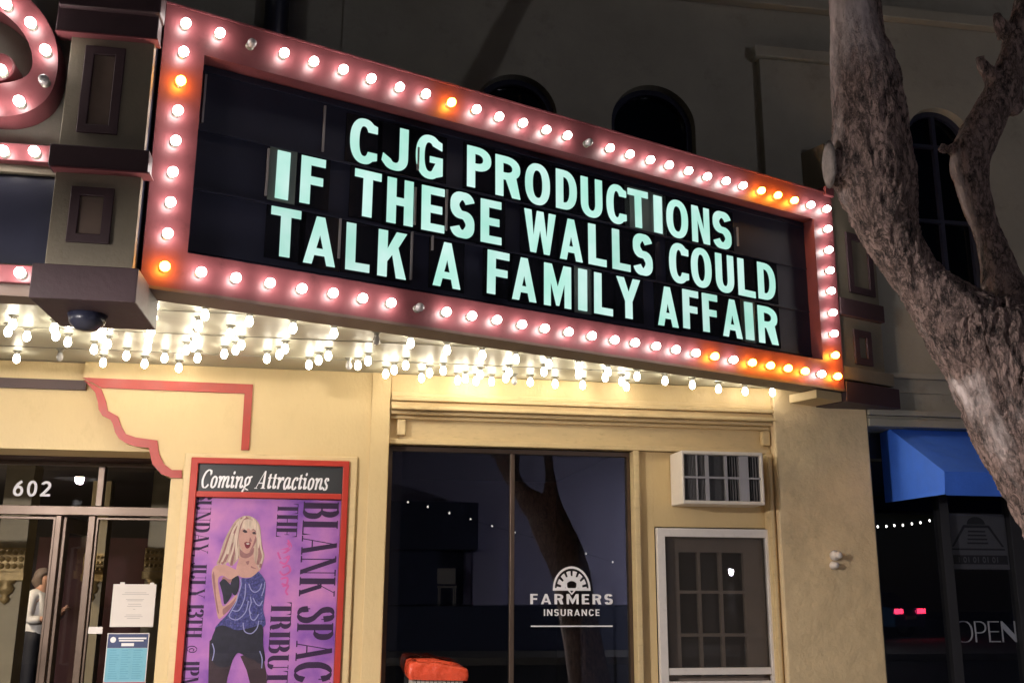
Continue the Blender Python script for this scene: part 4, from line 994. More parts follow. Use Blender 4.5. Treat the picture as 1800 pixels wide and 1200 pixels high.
def vtext(txt, xb, xt, ya, yb2, y1ref):
    q = MB(); L = text_len(txt, didone)
    zt_, zb_ = Z(xb, ya, QY), Z(xb, yb2, QY); k = (zt_ - zb_) / L
    x0 = X(xb, y1ref, QY); hh = X(xt, y1ref, QY) - x0
    put_text(q, txt, didone, lambda u, v: (x0 + v * hh, zt_ - u * k), QY - .001, .0006)
    return q.build("lettering", "ink", PS)
vtext("SUNDAY, JULY 13TH @ 1PM", 345, 371.5, 864, 1212, 890)
vtext("BLANK SPACE", 532, 594, 880, 1228, 920)
vtext("THE", 487, 523.5, 884, 944, 910)
vtext("TRIBUTE", 477, 513, 1057, 1226, 1060)
PS_edge = None

# ================================================================== AIR CONDITIONER
AY = -.17
ax0, ax1 = X(1199, 840, AY), X(1343, 840, AY); az1, az0 = Z(1270, 793, AY), Z(1270, 886, AY)
AC = thing("air_conditioner", "boxy white window air conditioner jutting out above the screen door", "air conditioner", ((ax0 + ax1) / 2, .12, az0))
m = MB().frame((ax0, ax1, az0, az1), (ax0 + .022, ax1 - .022, az0 + .028, az1 - .028), AY, .12)
m.build("shell", "ac_shell", AC, bevel=.008)
MB().box(ax0 + .023, ax1 - .023, AY + .06, AY + .09, az0 + .029, az1 - .029).build("grille_back", "ac_dark", AC)
g = MB()
W_ = ax1 - ax0
for f, wd in ((.18, .012), (.29, .03), (.53, .02)): g.box(ax0 + W_ * f, ax0 + W_ * f + wd, AY + .012, AY + .03, az0 + .03, az1 - .03)
g.box(ax0 + W_ * .71, ax0 + W_ * .82, AY + .012, AY + .04, az0 + .03, az1 - .03)
g.box(ax0 + .024, ax1 - .024, AY + .008, AY + .011, (az0 + az1) / 2 - .008, (az0 + az1) / 2 + .008)
g.build("grille_bar", "ac_grey", AC)
for f0, f1 in ((.04, .28), (.54, .96)):
    fn_ = MB()
    for k in range(14):
        x = ax0 + W_ * (f0 + (f1 - f0) * k / 13)
        fn_.box(x - .002, x + .002, AY + .035, AY + .058, az0 + .03, az1 - .03)
    fn_.box(ax0 + W_ * f0, ax0 + W_ * f1, AY + .040, AY + .056, az0 + .029, az0 + .033)
    fn_.build("fin_block", "ac_fin", AC)

# ================================================================== PAPERS ON THE ENTRANCE GLASS
NY = EY - .032
def sheet(name, xl, xr, yt, yb, m, label, cat):
    p = [onY(xl, (yt + yb) / 2, NY), onY(xr, (yt + yb) / 2, NY)]; z1, z0 = Z((xl + xr) / 2, yt, NY), Z((xl + xr) / 2, yb, NY)
    t = thing(name, label, cat, ((p[0].x + p[1].x) / 2, NY, z0))
    MB().box(p[0].x, p[1].x, NY, NY + .002, z0, z1).build("paper", m, t)
    return t, p[0].x, p[1].x, z0, z1
t, x0, x1, z0, z1 = sheet("paper_notice", 196, 272, 1026, 1101, "paper", "white printed sheet taped to the right entrance door glass", "notice")
q = MB()
for k, (f, wd) in enumerate(((.80, .5), (.76, .62), (.64, .42), (.61, .36), (.53, .3), (.48, .34), (.41, .05), (.28, .36), (.24, .42), (.20, .3))):
    xm = (x0 + x1) / 2 + .01; hw = (x1 - x0) * wd / 2; zc = z0 + (z1 - z0) * f
    q.box(xm - hw, xm + hw, NY - .0006, NY - .0001, zc - .0022, zc + .0022)
q.build("print_lines", "faint_ink", t)
MB().box(x0 + .05, x0 + .085, NY - .001, NY - .0001, z1 - .012, z1 + .015).box(x1 - .05, x1 - .02, NY - .001, NY - .0001, z1 - .012, z1 + .012).build("tape", "white_paint", t)
t, x0, x1, z0, z1 = sheet("blue_flyer", 184, 258, 1112, 1225, "white_paint", "blue flyer with navy heading and red foot below the white notice", "flyer")
H = z1 - z0
MB().box(x0 + .006, x1 - .006, NY - .0008, NY - .0001, z0 + H * .24, z1 - H * .235).build("blue_area", "flyer_blue", t)
MB().box(x0 + .006, x1 - .006, NY - .0008, NY - .0001, z1 - H * .232, z1 - .006).build("heading", "flyer_navy", t)
MB().box(x0 + .003, x1 - .003, NY - .0008, NY - .0001, z0, z0 + H * .236).build("red_foot", "flyer_red", t)
q = MB(); q.lathe([(.022, 0), (.022, -.001)], (x0 + .045, NY - .001, z1 - .05), 20, 'y')
q.box(x0 + .085, x1 - .02, NY - .0016, NY - .001, z1 - .045, z1 - .033).box(x0 + .09, x1 - .04, NY - .0016, NY - .001, z1 - .062, z1 - .052).box(x0 + .11, x1 - .11, NY - .0016, NY - .001, z1 - .098, z1 - .075)
q.build("heading_print", "white_text", t)
q = MB()
for k in range(13):
    for cidx in range(3):
        xx = x0 + .03 + cidx * (x1 - x0 - .05) / 3; zc = z1 - H * .27 - k * H * .036
        q.box(xx, xx + (x1 - x0) * random.uniform(.14, .24), NY - .0014, NY - .0009, zc - .003, zc + .001)
q.build("print_lines", "flyer_line", t)
t, *_ = sheet("door_label", 155, 180, 1101, 1113, "white_paint", "small white label left of the blue flyer", "label")

# ================================================================== LOBBY: columns, added lamp, person
def lobby_column(px, wpx, yt, Y, label):
    cx = X(px, 1000, Y); hw = (X(px + wpx / 2, 1000, Y) - cx); z1 = Z(px, yt, Y)
    t = thing("lobby_column", label, "column", (cx, Y + hw, .1), 0, "gold columns in the lobby")
    MB().box(cx - hw * .9, cx + hw * .9, Y, Y + hw * 2, .1, 2.77).build("shaft", "gold_plain", t)
    cp = MB(); zc = z1
    cp.box(cx - hw, cx + hw, Y - .05, Y - .002, zc - .22, zc)
    for i in range(5):
        for j in range(3):
            cp.lathe([(.001, -.10), (hw * .14, -.085), (hw * .19, -.06), (hw * .12, -.05)], (cx - hw * .8 + i * hw * .4, Y, zc - .04 - j * .065), 8, 'y')
    cp.box(cx - hw * 1.08, cx + hw * 1.08, Y - .07, Y - .002, zc - .30, zc - .225)
    cp = cp.build("capital", "gold", t, bevel=.006)
    MB().lathe([(.001, -.22), (.03, -.20), (.045, -.17), (.025, -.14), (.06, -.11), (.075, -.07), (.05, -.04), (.09, 0)], (cx, Y - .035, zc - .30), 12).build("finial", "gold", cp, smooth=True)
lobby_column(16, 56, 962, 2.6, "gold lobby column seen at the far left behind the doors")
lobby_column(165, 36, 972, 4.2, "gold lobby column seen behind the ajar door's post")
lobby_column(274, 40, 963, 2.9, "gold lobby column seen just above the white notice")
LLX = -4.6
LL = thing("lobby_fill_light", "added warm lamp out of view that brightens the lobby", "lamp", (LLX, 3.4, 2.78))
MB().lathe([(.001, -.16), (.14, -.14), (.2, -.07), (.2, -.03)], (LLX, 3.4, 2.78), 20).build("shade", "lobby_glow", LL, smooth=True)  # lamp added out of view so the lobby reads lit
MB().lathe([(.21, -.03), (.22, -.002), (.1, -.001)], (LLX, 3.4, 2.78), 20).build("rim", "bronze", LL)

def skin_mesh(name, pts, edges, radii, m, parent, root=0, sub=2):
    me = bpy.data.meshes.new(name); me.from_pydata([tuple(p) for p in pts], edges, [])
    o = bpy.data.objects.new(name, me); COL.objects.link(o)
    s = o.modifiers.new("skin", 'SKIN'); s.use_smooth_shade = True
    for k, v in enumerate(me.skin_vertices[0].data):
        rr = radii[k]; v.radius = rr if hasattr(rr, '__len__') else (rr, rr); v.use_root = (k == root)
    ss = o.modifiers.new("sub", 'SUBSURF'); ss.levels = sub; ss.render_levels = sub
    dg = bpy.context.evaluated_depsgraph_get(); dg.update()
    nm = bpy.data.meshes.new_from_object(o.evaluated_get(dg))
    o.modifiers.clear(); o.data = nm; nm.name = name
    for p in nm.polygons: p.use_smooth = True
    nm.materials.clear(); nm.materials.append(MATS[m])
    o.parent = parent
    return o
PY = 5.2
foot = onY(66, 1100, PY); hz_ = Z(66, 1004, PY)
PE = thing("person", "person with grey hair in white blouse and dark trousers standing inside the lobby", "person", (foot.x, PY, .1), rad(-28))
k = (hz_ - .1) / 1.70
V = lambda *p: Vector(p) * k
# local: +x is where the person faces
pts = [V(0, 0, .95), V(0, 0, 1.12), V(.0, 0, 1.32), V(.0, 0, 1.44), V(.015, 0, 1.52), V(.03, 0, 1.60), V(.02, 0, 1.66),
       V(0, .17, 1.40), V(.06, .22, 1.16), V(.24, .12, 1.22), V(.30, .06, 1.26),
       V(0, -.17, 1.40), V(.05, -.22, 1.14), V(.22, -.12, 1.16), V(.28, -.05, 1.22),
       V(0, .09, .90), V(.02, .10, .50), V(-.01, .10, .08), V(.13, .11, .03),
       V(0, -.09, .90), V(.03, -.10, .50), V(.02, -.10, .08), V(.16, -.11, .03)]
ed = [(0, 1), (1, 2), (2, 3), (3, 4), (4, 5), (5, 6), (3, 7), (7, 8), (8, 9), (9, 10), (3, 11), (11, 12), (12, 13), (13, 14), (0, 15), (15, 16), (16, 17), (17, 18), (0, 19), (19, 20), (20, 21), (21, 22)]
rd = [.12, .11, .12, .08, .052, .085, .075, .06, .042, .034, .028, .06, .042, .034, .028, .085, .058, .042, .03, .085, .058, .042, .03]
nv = len(pts)
for s, h in ((1, 10), (-1, 14)):
    b0 = pts[h]
    for f in range(4):
        base = b0 + V(.05, -s * .015 * (f - 1.5) * 1.3, .004 * f); tip = base + V(.045 - .006 * abs(f - 1.3), -s * .012, .02); tp2 = tip + V(.02, -s * .01, .0)
        i = len(pts); pts += [base, tip, tp2]; ed += [(h, i), (i, i + 1), (i + 1, i + 2)]; rd += [.009, .008, .006]
    i = len(pts); pts += [b0 + V(.02, s * .01, .035), b0 + V(.05, s * .005, .055)]; ed += [(h, i), (i, i + 1)]; rd += [.010, .008]
skin_mesh("body", pts, ed, [r_ * k for r_ in rd], "skin", PE, 0, 1)
skin_mesh("blouse", [V(0, 0, .90), V(0, 0, 1.12), V(0, 0, 1.32), V(0, 0, 1.45), V(0, .17, 1.40), V(.06, .225, 1.16), V(.20, .14, 1.21), V(0, -.17, 1.40), V(.05, -.225, 1.14), V(.18, -.14, 1.155)],
          [(0, 1), (1, 2), (2, 3), (3, 4), (4, 5), (5, 6), (3, 7), (7, 8), (8, 9)], [r_ * k for r_ in (.175, .15, .145, .09, .082, .062, .05, .082, .062, .05)], "blouse", PE)
skin_mesh("trousers", [V(0, 0, 1.06), V(0, 0, .93), V(0, .095, .86), V(.02, .10, .50), V(-.01, .10, .09), V(0, -.095, .86), V(.03, -.10, .50), V(.02, -.10, .09)],
          [(0, 1), (1, 2), (2, 3), (3, 4), (1, 5), (5, 6), (6, 7)], [r_ * k for r_ in (.15, .165, .115, .08, .07, .115, .08, .07)], "trousers", PE)
hr = bmesh.new(); bmesh.ops.create_icosphere(hr, subdivisions=3, radius=1)
for v in hr.verts:
    c_ = v.co.copy(); n_ = noise.noise(c_ * 3) * .08
    v.co = Vector((c_.x * .105 - .025 - (.03 if c_.z < -.2 else 0), c_.y * .105, c_.z * .125)) * (1 + n_)
    if c_.x > .45 and c_.z < .35: v.co.x = .03
    v.co = (v.co + Vector((.02, 0, 1.625))) * k
hm_ = bpy.data.meshes.new("hair"); hr.to_mesh(hm_); hr.free(); hm_.materials.append(MATS["grey_hair"])
for p in hm_.polygons: p.use_smooth = True
ho = bpy.data.objects.new("hair", hm_); COL.objects.link(ho); ho.parent = PE
fc_ = MB()
for s in (-1, 1): fc_.lathe([(.001, .010), (.010, .006), (.010, -.006)], tuple(V(.112, s * .032, 1.61)), 8, 'x')
fc_.box(*(q * k for q in (.103, .112, -.025, .025, 1.556, 1.563)))
fc_.build("eyes_and_mouth", "grey_hair", PE, local=True)
fn3 = MB(); fn3.lathe([(.004, .03), (.018, -.02), (.004, -.026)], tuple(V(.115, 0, 1.585)), 8)
fn3.build("nose", "skin", PE, local=True)

# ================================================================== BIN, WALL FIXTURE
BY = -.27
bx0, bx1 = X(724, 1190, BY), X(816, 1190, BY); bz1 = Z(770, 1166, BY)
BN = thing("waste_bin", "white slatted bin with an orange-red bag folded over its rim below the window", "bin", ((bx0 + bx1) / 2, BY + .2, 0))
m = MB()
n_ = 12
for i in range(n_):
    xx = bx0 + .02 + (bx1 - bx0 - .04) * i / (n_ - 1)
    m.box(xx - .012, xx + .012, BY + .012, BY + .03, .04, bz1 - .06).box(xx - .012, xx + .012, BY + .40, BY + .418, .04, bz1 - .06)
for i in range(10):
    yy = BY + .04 + .35 * i / 9
    m.box(bx0 + .005, bx0 + .02, yy - .012, yy + .012, .04, bz1 - .06).box(bx1 - .02, bx1 - .005, yy - .012, yy + .012, .04, bz1 - .06)
m.box(bx0, bx1, BY, BY + .43, 0, .038)
m.build("slat", "bin_white", BN)
MB().box(bx0 + .03, bx1 - .03, BY + .04, BY + .39, .04, bz1 - .08).build("liner", "shop_dark", BN)
bg_ = bmesh.new()
N_ = 64
ringv = []
for lv, (gr, zz_) in enumerate(((.020, -.105), (.026, -.07), (.024, -.03), (.016, .0), (-.012, .012), (-.05, .0), (-.08, -.05))):
    rg = []
    for i in range(N_):
        t_ = i / N_ * 4; sd_ = int(t_); f_ = t_ - sd_
        hx, hy = (bx1 - bx0) / 2 + gr, .215 + gr
        P4 = [(-hx, -hy), (hx, -hy), (hx, hy), (-hx, hy)]
        a_, b_ = P4[sd_], P4[(sd_ + 1) % 4]
        p_ = Vector((a_[0] + (b_[0] - a_[0]) * f_, a_[1] + (b_[1] - a_[1]) * f_, zz_))
        w_ = noise.noise(Vector((p_.x * 9, p_.y * 9, zz_ * 14 + 5)))
        p_ += Vector((p_.x, p_.y, 0)).normalized() * w_ * .006 + Vector((0, 0, w_ * .010 * (1 if lv < 5 else .3) - .035 * max(0, p_.x / hx) * (1 if lv in (3, 4) else .4)))
        rg.append(bg_.verts.new(p_))
    ringv.append(rg)
for a_, b_ in zip(ringv, ringv[1:]):
    for i in range(N_): bg_.faces.new((a_[i], a_[(i + 1) % N_], b_[(i + 1) % N_], b_[i]))
bmesh.ops.recalc_face_normals(bg_, faces=bg_.faces)
bm_ = bpy.data.meshes.new("bag"); bg_.to_mesh(bm_); bg_.free(); bm_.materials.append(MATS["bag_orange"])
for p in bm_.polygons: p.use_smooth = True
bo = bpy.data.objects.new("bag", bm_); COL.objects.link(bo); bo.parent = BN; bo.location = (0, .015, bz1)
fx = onY(1468, 982, -.05)
WF = thing("wall_fixture", "small chipped white plaster fixture on the stucco pier beside the screen door", "fixture", (fx.x, -.03, fx.z))
m = MB().lathe([(.042, 0), (.040, -.03), (.028, -.04), (.018, -.07), (.030, -.085), (.018, -.10)], (fx.x + .004, -.03, fx.z + .03), 14, 'y')
m.build("knob", "white_paint", WF, smooth=True)
MB().lathe([(.034, 0), (.032, -.02), (.018, -.035), (.026, -.055), (.012, -.07)], (fx.x - .012, -.03, fx.z - .05), 12, 'y').build("lower_knob", "white_paint", WF, smooth=True)

# ================================================================== NEXT-DOOR SHOP
SY = .42
SHP = thing("corner_shop", "dark glass shopfront to the right of the stucco pier", "shop", (5.2, SY, 0))
cz1, cz0 = Z(1580, 726, 0), Z(1580, 747, 0)
cs = MB()
cs.box(XP1 + .004, 14, -.06, .3, cz1 - .03, cz1 + .02).box(XP1 + .004, 14, -.03, .3, cz1 - .055, cz1 - .032).box(XP1 + .004, 14, -.05, .3, cz0 - .02, cz1 - .057)
cs.build("shop_cornice", "upper_wall", SHP, bevel=.006)
MB().box(XP1 + .004, 14, .004, .398, cz1 + .03, SOFZ).build("sign_band", "upper_wall", SHP)
MB().box(XP1 + .004, 14, .30, .48, cz0 - 0.25, cz0 - .022).build("shop_lintel", "shop_dark", SHP)
sx = lambda px, py=1000: X(px, py, SY)
sfm = MB()
zsh = cz0 - .255
for a, b in ((1534, 1541), (1655, 1672), (1778, 1800)):
    sfm.box(sx(a), sx(b), SY - .05, SY + .05, .02, zsh)
sfm.box(sx(1541) + .001, sx(1655) - .001, SY - .04, SY + .04, .02, .3).box(sx(1800) + .001, 13, SY - .04, SY + .04, .02, .3)
sfm.box(sx(1672) + .001, sx(1778) - .001, SY - .045, SY + .045, zsh - .10, zsh - .004).box(sx(1672) + .001, sx(1778) - .001, SY - .045, SY + .045, .03, .2)
sfm.build("shop_frame", "shop_dark", SHP, bevel=.005)
for a, b in ((1541, 1655), (1672, 1778), (1800, 2200)):
    MB().box(sx(a) - .003, sx(b) + .003, SY - .003, SY + .003, .2, zsh - .005).build("shop_pane", "window_glass", SHP)
sr = MB()
sr.box(XP1 - .05, 14, 3.6, 3.7, 0, 3).box(XP1 - .1, XP1 + .0, .55, 3.6, 0, 3).box(XP1, 14, .5, 3.6, -.02, .015).box(XP1, 14, .5, 3.6, 2.8, 2.9).box(14, 14.1, .4, 3.7, 0, 3)
sr.build("shop_room", "room_dark", SHP)
# awning
AW = thing("blue_awning", "bright blue fabric awning projecting over the dark shopfront", "awning", (XP1 + .3, .28, Z(1535, 882, .25)))
ax = X(1529, 800, .26); ax = max(ax, XP1 + .01)
# side profile on the plane X = ax : pixel -> (y, z)
def onX(px, py, xx):
    d = ray(px, py); return CAM + d * ((xx - CAM.x) / d.x)
sxp = onX(1600, 830, ax + .12).x
pr = [onX(*q, sxp) for q in ((1565, 754), (1660, 828), (1661, 868), (1533, 883), (1527, 758))]
print("awning", [tuple(round(c, 2) for c in p) for p in pr])
yb_ = .28
ppts = [(yb_, pr[0].z - .01), (pr[0].y, pr[0].z), (pr[1].y, pr[1].z), (pr[2].y, pr[2].z), (yb_, pr[2].z)]
aw = MB()
aw.plate([ppts, [(p[0] + (.012 if i in (2, 3) and False else 0), p[1]) for i, p in enumerate(ppts)]] if False else [ppts], sxp, sxp + .012, lambda a, b, d: (d, a, b))
aw.build("side_panel", "awning_blue", AW)
tp = MB()
off_ = .006
for (y0, z0_), (y1, z1_) in zip(ppts[:3], ppts[1:4]):
    tp.plate([[(y0, z0_), (y1, z1_), (y1 + .008, z1_ - .008), (y0 + .008, z0_ - .008)]], sxp + .013, 12.5, lambda a, b, d: (d, a, b))
tp.build("canopy_cloth", "awning_blue", AW)
for k in range(1, 7):
    q = MB(); xs_ = sxp + .95 * k
    for (y0, z0_), (y1, z1_) in zip(ppts[1:3], ppts[2:4]):
        q.plate([[(y0 - .004, z0_ + .003), (y1 - .004, z1_ + .003), (y1 + .001, z1_ - .001), (y0 + .001, z0_ - .001)]], xs_ - .012, xs_ + .012, lambda a, b, d: (d, a, b))
    q.build("seam", "awning_blue", AW)
fr_ = MB()
fr_.tube([(sxp + .04, ppts[2][0] + .03, ppts[2][1] - .02), (12.4, ppts[2][0] + .03, ppts[2][1] - .02)], .012, 8).tube([(sxp + .04, ppts[3][0] + .03, ppts[3][1] + .01), (12.4, ppts[3][0] + .03, ppts[3][1] + .01)], .012, 8)
fr_.build("awning_frame", "steel", AW)
# OPEN lettering hung behind the door glass
OY = SY + .03
OS = thing("open_sign", "thin white unlit tube sign reading OPEN in the shop door", "sign", (X(1733, 1130, OY), OY, Z(1733, 1132, OY)))
om = MB()
a = onY(1680, 1128, OY); b = onY(1787, 1128, OY); hh = Z(1733, 1091, OY) - a.z
f = sans_font(.075, .07, 1.0); L = text_len("OPEN", f) - .22 * 1
wid = dict(O=.80, P=.52, E=.50, N=.64)
def of(ch): return wid[ch] + .10, sans(ch, wid[ch], .055, .052)
L = text_len("OPEN", of) - .1
put_text(om, "OPEN", of, lambda u, v: (a.x + u * (b.x - a.x) / L, a.z + v * hh), OY, .008)
om.build("tube_lettering", "white_text", OS)
MB().box(a.x, b.x, OY + .012, OY + .018, a.z + hh * .48, a.z + hh * .54).build("sign_bar", "shop_dark", OS)
KY = SY + .02
p0, p1, zt_, zb_ = X(1664, 950, KY), X(1772, 950, KY), Z(1716, 902, KY), Z(1716, 1000, KY)
WP = thing("window_poster", "dim grey poster with an arched emblem above the OPEN sign", "poster", ((p0 + p1) / 2, KY, zb_))
mat("poster_grey", (0.17, 0.155, 0.17), .6, var=.1, vscale=6)
mat("poster_dark", (0.04, 0.036, 0.045), .6)
MB().box(p0, p1, KY, KY + .002, zb_, zt_).build("sheet", "poster_grey", WP)
cxp = (p0 + p1) / 2; hw = (p1 - p0) / 2; hp_ = zt_ - zb_
q = MB()
q.plate([[(cxp - hw * .85, zb_ + hp_ * .40), (cxp - hw * .78, zb_ + hp_ * .40), (cxp - hw * .38, zb_ + hp_ * .74), (cxp + hw * .38, zb_ + hp_ * .74), (cxp + hw * .78, zb_ + hp_ * .40), (cxp + hw * .85, zb_ + hp_ * .40), (cxp + hw * .42, zb_ + hp_ * .79), (cxp - hw * .42, zb_ + hp_ * .79)]], KY - .001, KY - .0001)
for s in range(4): q.box(cxp - hw * (.34 - .02 * s), cxp + hw * (.34 - .02 * s), KY - .0012, KY - .0001, zb_ + hp_ * (.45 + .07 * s), zb_ + hp_ * (.48 + .07 * s))
q.box(cxp - hw * .86, cxp + hw * .86, KY - .0012, KY - .0001, zb_ + hp_ * .34, zb_ + hp_ * .37)
q.plate([arcp(cxp, zb_ + hp_ * .80, hw * .30, hp_ * .14, 0, 180, 14, 2)], KY - .001, KY - .0001)
q.box(cxp - hw * .92, cxp + hw * .92, KY - .0012, KY - .0001, zb_ + hp_ * .09, zb_ + hp_ * .25)
q.build("emblem", "poster_dark", WP)
q = MB()
for i in range(9):
    x_ = cxp - hw * .62 + hw * 1.24 * i / 8
    q.plate([arcp(x_, zb_ + hp_ * .17, hw * .055, hp_ * .055, 0, 360, 12, 2)[:-1], arcp(x_, zb_ + hp_ * .17, hw * .03, hp_ * .03, 0, 360, 12, 2)[:-1]] if i % 2 else [[(x_ - hw * .05, zb_ + hp_ * .12), (x_ - hw * .02, zb_ + hp_ * .12), (x_ - hw * .02, zb_ + hp_ * .22), (x_ - hw * .05, zb_ + hp_ * .22)]], KY - .0024, KY - .0014)
q.build("emblem_print", "poster_grey", WP)
def string_lights(label, pts, k=1.0):
    P_ = [Vector(p) for p in pts]
    t = thing("string_lights", label, "string lights", P_[0], 0, "strings of small lights")
    MB().tube(P_, .004, 5).build("cable", "rubber", t)
    for p in P_:
        m = MB().lathe([(r_ * k, h_ * k) for r_, h_ in ((.002, .012), (.007, .007), (.009, 0), (.007, -.008), (.002, -.012))], tuple(p), 8)
        m.build("light", "string_glow", t)
string_lights("string of tiny lights hung inside the dark shop window", [onY(x, y, 1.6) for x, y in ((1543, 925), (1558, 924.5), (1572, 923), (1587, 922.5), (1603, 920), (1618, 918), (1634, 914.5))])

# ================================================================== STREET TREE
TY = -4.35
TR_ = thing("street_tree", "thick forked street tree with peeling bark in front of the theatre", "tree", (X(1960, 1080, TY) + .25, TY, 0))
def limb(seq, dy=None):
    out = []
    for i, (px, py, r_) in enumerate(seq):
        Y = TY + (dy[i] if dy else 0)
        p = onY(px, py, Y); sc_ = (p - CAM).dot(fwd) / FPX
        out.append((p, r_ * sc_))
    return out
base = limb([(1932, 945, 113), (1830, 752, 113), (1765, 632, 104), (1705, 572, 78)])
g0 = base[0][0]
ground = [(Vector((g0.x + .33, TY, -.1)), .36), (Vector((g0.x + .27, TY, .35)), .27), (Vector((g0.x + .14, TY, 1.1)), .235)]
left = limb([(1765, 632, 98), (1694, 572, 74), (1630, 510, 46), (1586, 447, 45), (1558, 388, 55), (1543, 330, 68), (1531, 275, 67), (1529, 200, 62), (1521, 130, 58), (1509, 70, 48), (1502, 0, 45), (1490, -120, 42), (1460, -300, 36), (1420, -520, 27), (1390, -800, 16), (1370, -1050, 6)], [0, 0, 0, 0, .0, 0, 0, 0, 0, 0, 0, .05, .12, .2, .3, .4])
right = limb([(1805, 645, 84), (1782, 562, 55), (1764, 505, 38), (1738, 420, 25), (1711, 335, 27), (1705, 275, 33), (1733, 215, 32), (1767, 150, 30), (1792, 80, 29), (1815, 0, 28), (1850, -140, 28), (1900, -350, 22), (1960, -600, 14), (2000, -820, 6)], [0, .02, .05, .08, .1, .1, .1, .1, .1, .1, .15, .2, .3, .4])
tm = MB()
def smooth_limb(L, n=5):
    pp = [tuple(q[0]) + (q[1],) for q in L]; out = []
    P_ = [pp[0]] + pp + [pp[-1]]
    for k_ in range(1, len(P_) - 2):
        for j in range(n):
            t_ = j / n
            out.append(tuple(.5 * ((2 * P_[k_][a]) + (-P_[k_ - 1][a] + P_[k_ + 1][a]) * t_ + (2 * P_[k_ - 1][a] - 5 * P_[k_][a] + 4 * P_[k_ + 1][a] - P_[k_ + 2][a]) * t_ * t_ + (-P_[k_ - 1][a] + 3 * P_[k_][a] - 3 * P_[k_ + 1][a] + P_[k_ + 2][a]) * t_ ** 3) for a in range(4)))
    out.append(pp[-1])
    return [Vector(q[:3]) for q in out], [max(.02, q[3]) for q in out]
for L in (ground + base, left, right):
    P_, R_ = smooth_limb(L); tm.tube(P_, R_, 20)
stub = limb([(1490, 300, 40), (1466, 292, 30), (1456, 290, 27)])
P_, R_ = smooth_limb(stub, 3); tm.tube(P_, R_, 12)
for seq in ([(1750, 140, 22), (1728, 115, 10), (1722, 100, 4)], [(1720, 215, 20), (1690, 255, 14), (1664, 262, 8), (1652, 258, 3)], [(1770, 60, 20), (1756, 40, 12), (1752, 22, 5)], [(1790, 170, 20), (1790, 192, 10), (1778, 200, 4)]):
    P_, R_ = smooth_limb(limb(seq, [.1] * len(seq)), 3); tm.tube(P_, R_, 8)
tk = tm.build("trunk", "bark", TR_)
rmod = tk.modifiers.new("remesh", 'REMESH'); rmod.mode = 'VOXEL'; rmod.voxel_size = .009
dg = bpy.context.evaluated_depsgraph_get(); dg.update()
nm = bpy.data.meshes.new_from_object(tk.evaluated_get(dg)); tk.modifiers.clear(); tk.data = nm; nm.name = "trunk"
inv = MPI
off3 = Vector(TR_.location)
nm.update()
att = nm.attributes.new("smooth_bark_lit_side", 'FLOAT', 'POINT')
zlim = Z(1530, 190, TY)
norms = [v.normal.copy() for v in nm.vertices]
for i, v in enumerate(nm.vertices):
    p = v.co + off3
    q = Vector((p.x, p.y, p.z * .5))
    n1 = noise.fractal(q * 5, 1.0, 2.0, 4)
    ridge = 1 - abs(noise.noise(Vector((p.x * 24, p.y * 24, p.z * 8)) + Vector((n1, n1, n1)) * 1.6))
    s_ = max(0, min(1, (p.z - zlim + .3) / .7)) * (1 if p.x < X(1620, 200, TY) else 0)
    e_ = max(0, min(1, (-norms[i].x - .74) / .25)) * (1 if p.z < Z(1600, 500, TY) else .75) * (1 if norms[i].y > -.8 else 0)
    s_ = max(s_ * max(0, min(1, .75 - norms[i].x)), e_ * .8)  # smooth bark, made paler on left-facing sides to paint in the rim light
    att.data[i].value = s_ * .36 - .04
    v.co += norms[i] * (n1 * .009 + (ridge ** 3 * .024 - .016) * .8 * (1 - .85 * s_) * min(1, .45 + 1.1 * max(0, X(1690, 400, TY) - p.x) if p.z > Z(1710, 540, TY) else 1))
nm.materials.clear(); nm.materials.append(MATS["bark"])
for p in nm.polygons: p.use_smooth = True
cf_ = limb([(1453, 290, 27)])[0]
ctm = MB().lathe([(cf_[1] * .95, .0), (cf_[1] * .6, -.012), (.003, -.015)], (cf_[0].x + .008, cf_[0].y - .006, cf_[0].z), 18, 'x')
mat("cut_wood", (0.30, 0.25, 0.23), .8, var=.35, vscale=30, bump=.4, bscale=60)
ctm.v = [((x - cf_[0].x) * 1 + cf_[0].x, y, (z - cf_[0].z) * 1.75 + cf_[0].z) for x, y, z in ctm.v]
ctm.build("cut_stub", "cut_wood", TR_, smooth=True)

# ================================================================== ACROSS THE STREET (seen in the panes)
def mirror(px, py, Y, plane): p = onY(px, py, Y); return Vector((p.x, 2 * plane - p.y, p.z))
MYD = 19.0
mxz = lambda px, py: mirror(px, py, MYD, .2)
oy = .4 - MYD
OB = thing("cafe_building", "pale building with a dark awning and raised terrace across the street", "building", (2.5, oy, 0))
a = mxz(690, 880); b = mxz(840, 965)
MB().box(a.x - 6, 8.5, oy - 1.8, oy - 1.5, 0, 8).build("wall", "opposite_wall", OB)
MB().box(a.x - 6, b.x, oy - 1.49, oy, b.z, a.z).build("awning", "opposite_dark", OB)
MB().box(mxz(840, 1000).x, mxz(895, 1000).x, oy - 1.49, oy - 1.0, .6, b.z - .02).build("pilaster", "opposite_wall", OB)
tz = mxz(780, 1064).z
MB().box(a.x - 6, 8.5, oy - 1.49, oy + .8, 0.03, tz).build("terrace", "opposite_dark", OB)
MB().box(a.x - 6, b.x - .2, oy - 1.495, oy - 1.42, tz + .01, b.z).build("shop_front", "opposite_dark", OB)
cpos = mxz(785, 1064)
CH = thing("terrace_chair", "pale chair on the terrace across the street", "chair", (cpos.x, oy, tz))
for sx_ in (-1, 1):
    for sy_ in (-1, 1):
        MB().box(cpos.x + sx_ * .2 - .015, cpos.x + sx_ * .2 + .015, oy + sy_ * .2 - .015, oy + sy_ * .2 + .015, tz, tz + .45).build("leg", "white_paint", CH)
